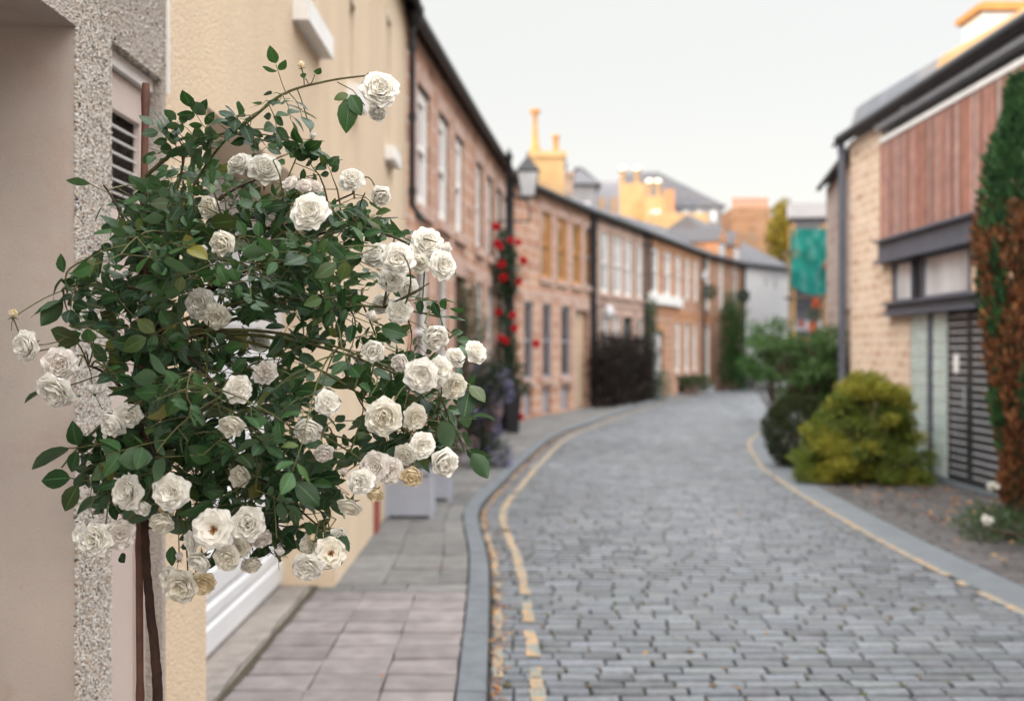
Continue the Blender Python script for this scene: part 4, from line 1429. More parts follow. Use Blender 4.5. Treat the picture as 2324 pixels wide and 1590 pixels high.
# cypress with brown lower growth
CY = V((4.25, 8.35, 0))
rt = empty('cypress_tree', CY, 'narrow cypress with a green top and rusty brown lower growth at the right edge', 'tree')
CYP = [(0, 0.10), (0.6, 0.13), (1.2, 0.20), (1.7, 0.26), (2.3, 0.32), (2.9, 0.28), (3.4, 0.13), (3.9, 0.015)]
def cyp(z0, z1, n, cols, prob, sz, seed):
    mb = MB()
    for i in range(n):
        z = z0 + (z1 - z0) * rnd.random() ** 0.9
        t = z / 3.86
        w_ = 0.1
        for (za, wa), (zb, wb) in zip(CYP[:-1], CYP[1:]):
            if za <= z <= zb: w_ = wa + (wb - wa) * (z - za) / (zb - za)
        a = rv(0, 6.28)
        k = 1 + 0.35 * noise.noise(V((math.cos(a) * 1.4, math.sin(a) * 1.4, z * 2.2))) + 0.2 * noise.noise(V((math.cos(a) * 4, math.sin(a) * 4, z * 7)))
        r = w_ * k * (1 - 0.6 * rnd.random() ** 2)
        p = CY + V((math.cos(a) * r, math.sin(a) * r, z))
        patch = noise.noise(V((math.cos(a) * 1.1 + 3, math.sin(a) * 1.1, z * 1.3 + seed))) + 0.5 * noise.noise(V((math.cos(a) * 3 + 3, math.sin(a) * 3, z * 4)))
        if not prob(z, patch): continue
        d = (V((math.cos(a) * 0.5, math.sin(a) * 0.5, 1)) + rdir() * 0.45).normalized()
        e = d.cross(rdir()).normalized()
        c = rnd.choice(cols); q = rv(0.8, 1.2); c = tuple(x * q for x in c)
        s_ = sz * rv(0.6, 1.4)
        mb.face([p, p + d * s_ * .5 + e * s_ * .16, p + d * s_, p + d * s_ * .5 - e * s_ * .16], None, 0, c)
    return mb
isdry = lambda z, q: (z < 2.75 + 0.4 * q) and q > -0.06 - (0.16 if 1.7 < z < 2.6 else 0)
cyp(0.1, 3.86, 17000, [(0.035, 0.095, 0.035), (0.05, 0.12, 0.04), (0.025, 0.065, 0.03), (0.06, 0.13, 0.05)], lambda z, q: not isdry(z, q), 0.085, 2).build('green_foliage', M['folm'], rt)
cyp(0.3, 2.9, 17000, [(0.25, 0.105, 0.045), (0.18, 0.07, 0.032), (0.11, 0.045, 0.025), (0.31, 0.14, 0.065), (0.06, 0.06, 0.03)], isdry, 0.075, 2).build('dry_foliage', M['folm'], rt)
q = MB(); q.tube([CY, CY + V((0.02, 0, 1.5)), CY + V((0, 0, 3.5))], [0.07, 0.05, 0.01], 8); q.build('trunk', M['trunk'], rt)

# low plant with white flowers at the foot of the cypress
LP = V((4.25, 8.0, 0))
rt = shrub('ground_plant', 'low grey green plant with a few white flowers under the cypress', 'plant', LP, [(LP + V((x, y, 0.12)), (0.28, 0.25, 0.16), 0.3, 2, 0.8) for x, y in ((-0.28, 0.2), (0.1, 0.1), (0.35, -0.1), (0.0, -0.3), (-0.1, 0.55))], 2600, 0.07, [(0.07, 0.12, 0.06), (0.05, 0.09, 0.04), (0.10, 0.15, 0.09), (0.09, 0.11, 0.03)], 0.25, 0.6)
for p in (tuple(P(2240, 1180, 8.0)), tuple(P(2252, 1104, 8.3)), (4.3, 7.9, 0.3)):
    q = MB()
    q.tube([V((p[0] + .06, p[1], 0.02)), V((p[0] + .02, p[1], p[2] * .6)), V(p)], 0.004, 5, 0, (0.06, 0.1, 0.04))
    leafcloud(q, 60, blob(p, (0.035, 0.035, 0.03), 0.1), 0.03, [(0.8, 0.78, 0.72)], 0.9)
    q.build('flower', M['folm'], rt)

# green arching tree at the right, behind the bushes
T1 = V((5.35, 17.0, 0))
bl = []
for i in range(26):
    t = rnd.random()
    c_ = P(1740 + 190 * t + rv(-15, 15), 742 + (70 + 105 * min(1, max(0, t * 1.7 - .35))) * rnd.random() + 20 * (1 - t), 17.0 + rv(-0.6, 0.7))
    bl.append((c_, (rv(.16, .3), rv(.16, .3), rv(.08, .15)), 0.4, 2, 0.9))
bl += [(P(1835 + rv(-52, 60), 850 + rv(-50, 60), 16.8 + rv(-.4, .5)), (rv(.16, .28), rv(.16, .28), rv(.12, .2)), 0.4, 2, 0.9) for i in range(20)]
shrub('arching_tree', 'arching green leafed small tree beside the stone house corner', 'tree', T1, bl, 12000, 0.085, [(0.06, 0.135, 0.035), (0.09, 0.175, 0.045), (0.035, 0.08, 0.022), (0.12, 0.2, 0.065)], 0.4, 0.1, 30, 0.03, leafname='crown')
T2 = V((5.85, 22.0, 0))
bl = [(P(1730 + rv(-38, 38), 735 + 120 * rnd.random() ** 0.8, 22 + rv(-.5, .5)), (rv(.2, .32), rv(.2, .32), rv(.12, .2)), 0.4, 2, 0.9) for i in range(14)]
bl += [(P(1845 + rv(-30, 40), 895 + rv(-40, 35), 20.5 + rv(-.4, .4)), (.32, .32, .3), 0.4, 2, 0.9) for i in range(6)]
rt = shrub('leafy_tree', 'fresh green bushy tree leaning over the bend', 'tree', T2, bl, 6500, 0.085, [(0.05, 0.125, 0.03), (0.08, 0.18, 0.04), (0.035, 0.08, 0.022)], 0.45, 0.2, 6, 0.018, leafname='crown')
F1 = V((5.55, 20.0, 0))
rt = shrub('flowering_plant', 'silver and lilac flowering plant at the kerb before the round bush', 'plant', F1, [(P(1775, 935, 20.0), (0.22, 0.2, 0.28), 0.3, 2, 0.9), (P(1765, 955, 19.6), (0.2, 0.2, 0.12), 0.3, 2, 0.9)], 1500, 0.06, [(0.10, 0.13, 0.08), (0.06, 0.09, 0.04), (0.5, 0.5, 0.46)], 0.3, 0.5)
q = MB()
leafcloud(q, 260, blob(P(1768, 948, 19.8), (0.22, 0.2, 0.12), 0.2), 0.05, [(0.32, 0.28, 0.5), (0.4, 0.36, 0.55), (0.7, 0.68, 0.66)], 0.8)
q.build('blossom', M['folm'], rt)
O1 = V((6.0, 19.0, 0))
rt = shrub('red_flowered_climber', 'climber with orange red flowers behind the arching tree', 'plant', O1, [(P(1848, 715, 19.0), (0.15, 0.15, 0.25), 0.3, 2, 0.9), (P(1850, 790, 19), (0.15, 0.15, 0.35), 0.3, 2, 0.9)], 500, 0.06, [(0.05, 0.09, 0.03)], 0.4, 0.3)
for x, y in ((1852, 690), (1850, 805), (1843, 745), (1832, 775)):
    q = MB(); leafcloud(q, 90, blob(P(x, y, 18.8), (0.07, 0.07, 0.09), 0.1), 0.05, [(0.55, 0.1, 0.04), (0.6, 0.2, 0.08)], 0.8)
    q.build('flower', M['folm'], rt)
# hedge, climbers and pots down the left side
H1 = V((3.2, 28.4, 0))
bl = [(V((2.42 + 1.62 * t, 26.5 + 3.9 * t, zz)), (0.42, 0.48, 0.5), 0.5, 2.6, 0.5) for t in (0, .16, .33, .5, .66, .83, 1) for zz in (0.5, 1.1, 1.55)]
shrub('dark_hedge', 'tall dark purple brown hedge on the left pavement', 'hedge', H1, bl, 17000, 0.075, [(0.016, 0.012, 0.01), (0.03, 0.018, 0.018), (0.014, 0.02, 0.01), (0.045, 0.028, 0.028)], 0.6, 0.2, m_='folm')
L1 = V((4.35, 31.2, 0))
shrub('pale_climber', 'pale green climber beside the white garage', 'plant', L1, [(V((4.38, 31.3, z)), (0.24, 0.24, 0.45), 0.3, 2, 0.8) for z in (0.35, 1.5, 2.2, 2.8)] + [(V((4.55, 31.0, 0.5)), (0.4, 0.3, 0.5), .3, 2, .8)], 3200, 0.08, [(0.10, 0.15, 0.09), (0.06, 0.10, 0.05), (0.14, 0.19, 0.12)], 0.5, 0.2)
L2 = V((8.1, 38.6, 0))
shrub('green_climber', 'tall column of bright green climber on the terrace front', 'plant', L2, [(P(1655 + rv(-12, 14) * (1.1 - k * .07), 860 - k * 21, 38.4), (0.5, 0.4, 0.42), 0.3, 2, 0.8) for k in range(8)] + [(P(1655, 690, 38.6), (.25, .25, .5), .3, 2, .8)], 5500, 0.11, [(0.03, 0.085, 0.02), (0.045, 0.11, 0.025), (0.02, 0.055, 0.018)], 0.5, 0.2)
L3 = V((6.4, 34.6, 0))
shrub('trough_hedge', 'low green box hedge in a trough by the white windows', 'hedge', L3, [(P(1535 + k * 13, 870, 35.2), (0.32, 0.3, 0.28), 0.2, 2, 0.6) for k in range(6)], 2500, 0.08, [(0.025, 0.06, 0.018), (0.04, 0.08, 0.022)], 0.5, 0.2)
q = MB(); p = P(1600, 880, 36.5); q.box(p - V((0.35, 0.2, 0.5)), V((0.7, 0.3, 0)), V((-0.1, 0.35, 0)), V((0, 0, 0.62)))
tag(q.build('stone_trough', M['panel'], loc=(p.x, p.y, 0)), 'pale grey trough at the end of the low box hedge', 'planter')
L5 = V((9.3, 40.6, 0))
shrub('grey_bush', 'dusky grey green bush beyond the tall green climber', 'shrub', L5, [(P(1695, 845, 40.2), (0.55, 0.5, 0.6), 0.25, 2, 0.6)], 1500, 0.1, [(0.05, 0.075, 0.05), (0.035, 0.055, 0.035)], 0.5, 0.2)
for (x, y, d, w_) in ((1611, 663, 37.6, 'first'), (1686, 672, 41.6, 'second')):
    p = P(x, y, d)
    rt = empty('hanging_basket', p, 'round green hanging basket ' + ('nearer the row of white windows' if w_ == 'first' else 'nearer the white house'), 'hanging basket', 'hanging baskets on the terrace front')
    q = MB(); leafcloud(q, 500, blob(p, (0.27, 0.27, 0.25), 0.2), 0.09, [(0.02, 0.055, 0.03), (0.03, 0.075, 0.04)], 0.5); q.build('foliage', M['fol'], rt)
    q = MB(); q.tube([p + V((0, 0, 0.2)), p + V((-0.05, 0.03, 0.75)), p + V((-0.9, 0.45, 0.8))], 0.015, 6); q.build('bracket', M['black'], rt)

# background trees
for (x, y, d, rx, rz, lab) in ((1775, 490, 75, 0.7, 1.1, 'golden lit tree top beside the broad chimney block'), (1775, 545, 52, 0.7, 1.5, 'yellow green tree between the brown house and the teal netting')):
    c_ = P(x, y, d)
    rt = empty('tree', (c_.x, c_.y, 0), lab, 'tree')
    q = MB(); leafcloud(q, 2200, blob(c_, (rx, rx, rz), 0.5, 1.6, 0.9), 0.22, [(0.24, 0.19, 0.02), (0.15, 0.14, 0.02), (0.32, 0.23, 0.03)], 0.6); q.build('crown', M['fol'], rt)
    q = MB(); q.tube([(c_.x, c_.y, 0), c_ - V((0, 0, rz * 0.5))], [0.2, 0.08], 8); q.build('trunk', M['trunk'], rt)

# planters with flowers against the cream house
def planter(c, w, d, h, label):
    rt = empty('wooden_planter', (c[0], c[1], PZ), label, 'planter', 'pale wooden planters on the left pavement')
    q = MB()
    n = 9
    for i in range(n):
        z0 = PZ + 0.03 + (h - 0.05) * i / n
        z1 = PZ + 0.03 + (h - 0.05) * (i + 0.86) / n
        q.cube(c[0] - w / 2, c[0] + w / 2, c[1] - d / 2, c[1] + d / 2, z0, z1)
    q.cube(c[0] - w / 2 + .01, c[0] + w / 2 - .01, c[1] - d / 2 + .01, c[1] + d / 2 - .01, PZ + .02, PZ + h - 0.03)
    for sx in (-1, 1):
        for sy in (-1, 1):
            x, y = c[0] + sx * (w / 2 - .012), c[1] + sy * (d / 2 - .012)
            q.cube(x - .02, x + .02, y - .02, y + .02, PZ, PZ + h)
    q.build('box', M['planter'], rt)
    q = MB(); q.cube(c[0] - w / 2 - .015, c[0] + w / 2 + .015, c[1] - d / 2 - .015, c[1] + d / 2 + .015, PZ + h, PZ + h + .02); q.build('rim', M['planter'], rt)
    return rt
planter((-0.935, 9.15), 0.43, 0.32, 0.40, 'pale blue grey slatted planter standing nearest against the cream house')
planter((-0.80, 10.2), 0.36, 0.32, 0.40, 'pale blue grey slatted planter half hidden behind the nearer one')
for c, lab in (((-0.93, 9.15, PZ + .42), 'soft pink flowering plant in the nearer slatted planter'), ((-0.72, 10.2, PZ + .42), 'soft pink flowering plant in the farther slatted planter')):
    rt = empty('potted_plant', c, lab, 'plant', 'plants in the pale planters')
    q = MB(); leafcloud(q, 1100, blob(V(c) + V((0, 0, 0.1)), (0.26, 0.2, 0.17), 0.35, 2, 0.9), 0.05, [(0.05, 0.08, 0.045), (0.08, 0.10, 0.06), (0.03, 0.055, 0.03)], 0.35, 0.6); q.build('foliage', M['fol'], rt)
    q = MB(); leafcloud(q, 240, blob(V(c) + V((0.05, 0, 0.1)), (0.3, 0.22, 0.19), 0.3, 2, 0.3), 0.026, [(0.55, 0.36, 0.42), (0.62, 0.5, 0.55), (0.45, 0.3, 0.4)], 0.9); q.build('blossom', M['folm'], rt)

PS = V((-0.38, 13.2, PZ))
bl = [(PS + V((rv(-.14, .16), rv(-.2, .3), z)), (0.24, 0.25, 0.22), 0.35, 2.2, 0.7) for z in (0.15, 0.3, 0.5, 0.65, 0.8, 0.95, 1.1, 1.22)]
rt = shrub('lilac_shrub', 'dark leaved shrub covered in lilac flowers on the left pavement', 'shrub', PS, bl, 7000, 0.05, [(0.018, 0.035, 0.02), (0.03, 0.055, 0.03), (0.02, 0.03, 0.028)], 0.4, 0.3)
q = MB()
for k in range(46):
    b_ = rnd.choice(bl)
    d = rdir(); d.y = -abs(d.y); d.x = abs(d.x) * 0.9 + 0.1 if rnd.random() < .7 else d.x
    c_ = V(b_[0]) + V((d.x * .24, d.y * .24, d.z * .2))
    leafcloud(q, 26, blob(c_, (0.05, 0.05, 0.065), 0.1), 0.03, [(0.25, 0.23, 0.40), (0.33, 0.30, 0.48), (0.2, 0.18, 0.34)], 0.8)
q.build('blossom', M['folm'], rt)
PT = V((-0.75, 14.8, PZ))
shrub('tall_potted_shrub', 'tall feathery green shrub behind the lilac shrub', 'shrub', PT, [(PT + V((rv(-.08, .08) + .12, 0, z)), (0.25, 0.22, 0.3), 0.4, 2, 0.9) for z in (0.4, 0.8, 1.2, 1.6, 1.85, 2.1)] + [(PT + V((0.1, 0, 2.35)), (.14, .14, .25), .4, 2, .9)], 4200, 0.055, [(0.05, 0.085, 0.035), (0.075, 0.11, 0.045), (0.035, 0.06, 0.03)], 0.35, 0.5)

# black pot, lamp post and red climbing rose
PO = V((0.02, 18.3, PZ))
rt = empty('tall_pot', PO, 'tall black square pot at the foot of the lamp post', 'planter')
q = MB()
rows = [[PO + V((sx * w_, sy * w_, z)) for sx, sy in ((-1, -1), (1, -1), (1, 1), (-1, 1))] for w_, z in ((0.1, 0), (0.155, 0.72), (0.155, 0.78), (0.13, 0.78), (0.125, 0.7))]
q.grid(rows, True); q.face(rows[-1]); q.build('pot_body', M['pot'], rt, bevel=0.01)
q = MB(); q.cube(PO.x - .17, PO.x + .17, PO.y - .17, PO.y + .17, PZ + 0.735, PZ + .79); q.build('rim', M['pot'], rt)
LPp = V((-0.06, 19.0, PZ))
rt = empty('lamp_post', LPp, 'black cast iron lamp post with a lantern on a side bracket', 'lamp post')
q = MB(); q.lathe(LPp, [(0.16, 0), (0.16, 0.25), (0.12, 0.32), (0.11, 0.9), (0.085, 1.0), (0.075, 3.0), (0.095, 3.05), (0.065, 3.12), (0.055, 5.15), (0.09, 5.2), (0.03, 5.32), (0.0, 5.4)], 14)
q.build('post', M['black'], rt, smooth=True)
q = MB(); q.tube([LPp + V((-0.3, 0, 3.98)), LPp + V((0.42, 0, 3.98))], 0.02, 8)
q.tube([LPp + V((-0.3, 0, 3.98)), LPp + V((-0.3, 0, 3.9))], 0.035, 8); q.tube([LPp + V((0.40, 0, 3.98)), LPp + V((0.40, 0, 4.2)), LPp + V((0.34, 0, 4.42))], 0.018, 6)
q.build('ladder_bar', M['black'], rt, smooth=True)
q = MB(); q.tube([LPp + V((0, 0, 4.6)), LPp + V((0.16, 0, 4.42)), LPp + V((0.36, 0, 4.40))], 0.028, 8); q.build('bracket', M['black'], rt, smooth=True)
LC = LPp + V((0.36, 0, 4.42))
def fr(w0, z0, w1, z1): return [[LC + V((sx * w_, sy * w_, z)) for sx, sy in ((-1, -1), (1, -1), (1, 1), (-1, 1))] for w_, z in ((w0, z0), (w1, z1))]
q = MB()
for r0 in (fr(0.125, 0.0, 0.135, 0.03), fr(0.2, 0.47, 0.215, 0.5)): q.grid(r0, True); q.face(r0[1]); q.face(list(reversed(r0[0])))
q.grid([fr(0.225, 0.5, 0.1, 0.68)[0], fr(0.225, 0.5, 0.1, 0.68)[1], fr(0.1, .68, .03, .78)[1]], True)
q.tube([LC + V((0, 0, .76)), LC + V((0, 0, 0.9))], [0.03, 0.008], 8)
for sx, sy in ((-1, -1), (1, -1), (1, 1), (-1, 1)):
    q.tube([LC + V((sx * .13, sy * .13, .02)), LC + V((sx * .205, sy * .205, .48))], 0.013, 6)
ln_ = q.build('lantern', M['black'], rt)
q = MB(); q.grid(fr(0.122, 0.03, 0.195, 0.47), True); q.build('lantern_glass', M['lampglass'], ln_)

# wall lanterns further down
for (x, y, d, lab) in ((1598, 628, 38.0, 'small wall lantern between the dormer house and its neighbour'), (1381, 712, 27.2, 'round white lamp on the grey brown house front')):
    p = P(x, y, d)
    rt = empty('wall_lamp', p, lab, 'wall lamp')
    q = MB(); q.lathe(p, [(0.0, -0.18), (0.12, -0.12), (0.17, 0.05), (0.12, 0.18), (0.0, 0.24)], 10); q.build('lamp_shade', M['lampglass'], rt, smooth=True)
    q = MB(); q.tube([p + V((0, 0, .2)), p + V((-0.35, 0.1, 0.3))], 0.02, 6); q.build('bracket', M['black'], rt)

# ---------------------------------------------------------------- roses
def petal(mb, R_, l, w_, th0, th1, phi, r0, z0, cup, layer, seed, ruf=0.12, ns=8, nt_=7):
    rad = V((math.cos(phi), math.sin(phi), 0)); tan = V((-math.sin(phi), math.cos(phi), 0)); ax = V((0, 0, 1))
    rows = []; cols = []
    p = rad * r0 + ax * z0
    last = 0
    tw = rv(-0.2, 0.2)
    for i in range(nt_ + 1):
        t = i / nt_
        th = th0 + (th1 - th0) * t ** 1.3
        p = p + (rad * math.sin(th) + ax * math.cos(th)) * (l / nt_) * (0 if i == 0 else 1)
        hw = w_ * (math.sin(math.pi * min(1, (0.12 + 0.52 * t))) ** 0.8)
        if t > 0.7: hw *= math.sqrt(max(0.0, 1 - ((t - 0.7) / 0.34) ** 2))
        nin = rad * -math.cos(th) + ax * math.sin(th)
        row = []
        for j in range(ns + 1):
            s_ = j / ns * 2 - 1
            q = p + tan * s_ * hw + nin * cup * s_ * s_ * hw
            q += (rad * math.sin(th) + ax * math.cos(th)) * (-0.22 * s_ * s_ * l * t ** 3 * (1 if t > .5 else 0))
            k = ruf * t * t
            nn = V((s_ * 1.25 + seed, t * 1.5, seed * 1.7))
            q += nin * noise.noise(nn) * k * R_ * 1.3 + tan * noise.noise(nn + V((9, 0, 0))) * k * R_ * 0.5 + ax * noise.noise(nn * 1.9 + V((0, 9, 0))) * k * R_ * 0.7
            row.append(q)
        rows.append(row)
    rr = rnd.random()
    cc = [[[(i / nt_, layer, rr), (i / nt_, layer, rr), ((i + 1) / nt_, layer, rr), ((i + 1) / nt_, layer, rr)] for j in range(ns)] for i in range(nt_)]
    mb.grid(rows, False, 0, cc)

def rosemesh(kind, seed):
    mb = MB()
    R_ = 0.04
    ph = rv(0, 6)
    if kind == 'open':
        rings = [(6, 1.0, .62, 52, 108, .2), (7, .97, .58, 42, 92, .3), (7, .9, .54, 31, 74, .42), (7, .78, .46, 19, 58, .52), (6, .62, .37, 6, 42, .58), (5, .46, .28, -6, 26, .6)]
    elif kind == 'full':
        rings = [(6, 1.0, .64, 54, 98, .3), (7, .98, .6, 44, 80, .42), (7, .92, .55, 33, 62, .52), (7, .8, .47, 21, 48, .58), (6, .65, .38, 8, 36, .6), (5, .48, .29, -6, 22, .6)]
    elif kind == 'cup':
        rings = [(6, 1.0, .66, 60, 88, .4), (6, 1.0, .64, 50, 58, .55), (6, .98, .6, 40, 38, .65), (6, .9, .52, 27, 22, .7), (5, .78, .43, 14, 10, .7), (5, .62, .33, 3, 0, .7)]
    elif kind == 'ball':
        rings = [(5, 1.0, .7, 56, 54, .5), (6, 1.0, .64, 46, 32, .65), (6, .95, .57, 33, 16, .7), (6, .85, .47, 18, 4, .7), (5, .7, .36, 6, -4, .7)]
    elif kind == 'blown':
        rings = [(7, 1.0, .6, 58, 114, .12), (7, .96, .56, 48, 102, .2), (7, .88, .5, 38, 88, .3), (5, .66, .38, 26, 68, .35)]
    else:      # bud
        rings = [(4, 1.0, .5, 22, -4, .9), (3, .95, .42, 12, -8, .9), (3, .9, .3, 4, -8, .9)]
    for k, (n, l, w_, a, b_, cup) in enumerate(rings):
        lay = k / (len(rings) - 1)
        for i in range(n):
            phi = ph + 2 * math.pi * (i + rv(-.12, .12)) / n
            if kind == 'blown' and k == 0 and rnd.random() < 0.12: continue
            f = rv(0.9, 1.1)
            petal(mb, R_, R_ * l * f, R_ * w_ * rv(.9, 1.12), R(a + rv(-8, 8)), R(b_ + rv(-12, 12)), phi, R_ * 0.10 * (1 - lay * .7), -R_ * 0.25 + R_ * 0.12 * lay, cup, lay, seed + k * 3.7 + i * 1.3, 0.07 if kind != 'bud' else 0.05)
        ph += 0.9
    me = mb
    return me

def sepalmesh():
    mb = MB()
    mb.lathe((0, 0, -0.016), [(0.002, -0.008), (0.005, -0.004), (0.0055, 0.001), (0.004, 0.006)], 8)
    for i in range(5):
        a = 2 * math.pi * i / 5 + 0.3
        r_ = V((math.cos(a), math.sin(a), 0)); t_ = V((-math.sin(a), math.cos(a), 0))
        z = lambda k: V((0, 0, k))
        mb.face([r_ * .003 + t_ * .003 + z(-.012), r_ * .003 - t_ * .003 + z(-.012), r_ * .014 - t_ * .0035 + z(-.012), r_ * .026 + z(-.018), r_ * .014 + t_ * .0035 + z(-.012)])
    mb.tube([(0, 0, -0.02), (0.002, 0, -0.05), (0, 0.004, -0.085)], 0.0014, 6)
    return mb
def stamenmesh():
    mb = MB()
    for i in range(34):
        d = (V((rv(-1, 1), rv(-1, 1), 1.3))).normalized()
        p = d * rv(0.009, 0.014) + V((0, 0, -0.004))
        mb.tube([V((0, 0, -0.006)), p], 0.0004, 3)
        r = 0.0011
        mb.lathe(p, [(0, -r), (r, 0), (0, r)], 5)
    return mb

protos = {}
def getproto(kind, i):
    key = (kind, i)
    if key not in protos:
        bm_ = rosemesh(kind, i * 17.3 + len(kind) * 5)
        me_o = bm_.build('flower', M['pw'], loc=(0, 0, 0), smooth=True)
        se = sepalmesh().build('sepals', M['sepal'], me_o)
        kids = [se]
        if kind == 'blown': kids.append(stamenmesh().build('stamens', M['stamen'], me_o))
        protos[key] = [me_o, kids, False]
    return protos[key]

def putrose(root, kind, i, pos, face, dia, mname='pw', spin=None, name='flower'):
    pr = getproto(kind, i)
    if not pr[2]: o = pr[0]; kids = pr[1]; pr[2] = True
    else:
        o = pr[0].copy(); COL.objects.link(o); kids = []
        for c in pr[1]:
            k = c.copy(); COL.objects.link(k); k.parent = o
    o.name = name
    o.parent = root
    o.location = pos - origin(root)
    q = V(face).normalized().to_track_quat('Z', 'Y') @ Matrix.Rotation(rv(0, 6.28) if spin is None else spin, 3, 'Z').to_quaternion()
    o.rotation_euler = q.to_euler()
    s_ = dia / 0.08
    o.scale = (s_, s_, s_)
    o.material_slots[0].link = 'OBJECT'
    o.material_slots[0].material = M[mname]
    return o

# --- climbing red rose on the lamp post
RC = V((0.0, 18.62, PZ + 0.7))
bl = [(P(x, y, 18.5), (rx, 0.2, rz), 0.4, 2, 0.9) for x, y, rx, rz in ((1145, 625, .3, .36), (1150, 580, .2, .2), (1150, 655, .18, .22), (1140, 545, .12, .2), (1150, 790, .2, .3), (1155, 840, .26, .3), (1165, 880, .28, .2), (1140, 720, .1, .3))]
rt = shrub('red_climbing_rose', 'red flowered climbing rose growing from the black pot up the lamp post', 'rose', RC, bl, 6500, 0.06, [(0.03, 0.06, 0.028), (0.05, 0.09, 0.04), (0.02, 0.04, 0.02)], 0.5, 0.2, 16, 0.012)
for i, (x, y) in enumerate(((1125, 515), (1127, 552), (1133, 560), (1158, 545), (1175, 551), (1138, 600), (1187, 592), (1142, 630), (1178, 640), (1130, 708), (1164, 716), (1168, 745), (1137, 768), (1146, 773), (1216, 780), (1178, 945))):
    p = P(x, y, 18.25)
    putrose(rt, 'full', i % 2 + 7, p, (rv(-.4, .4), -1, rv(-.2, .4)), rv(0.13, 0.175), 'pr')

# --- the white rose in the foreground
RB = V((-0.715, 2.02, PZ))
rose = empty('rose_bush', RB, 'white flowered standard rose with dark glossy leaves tied to a cane', 'rose bush')

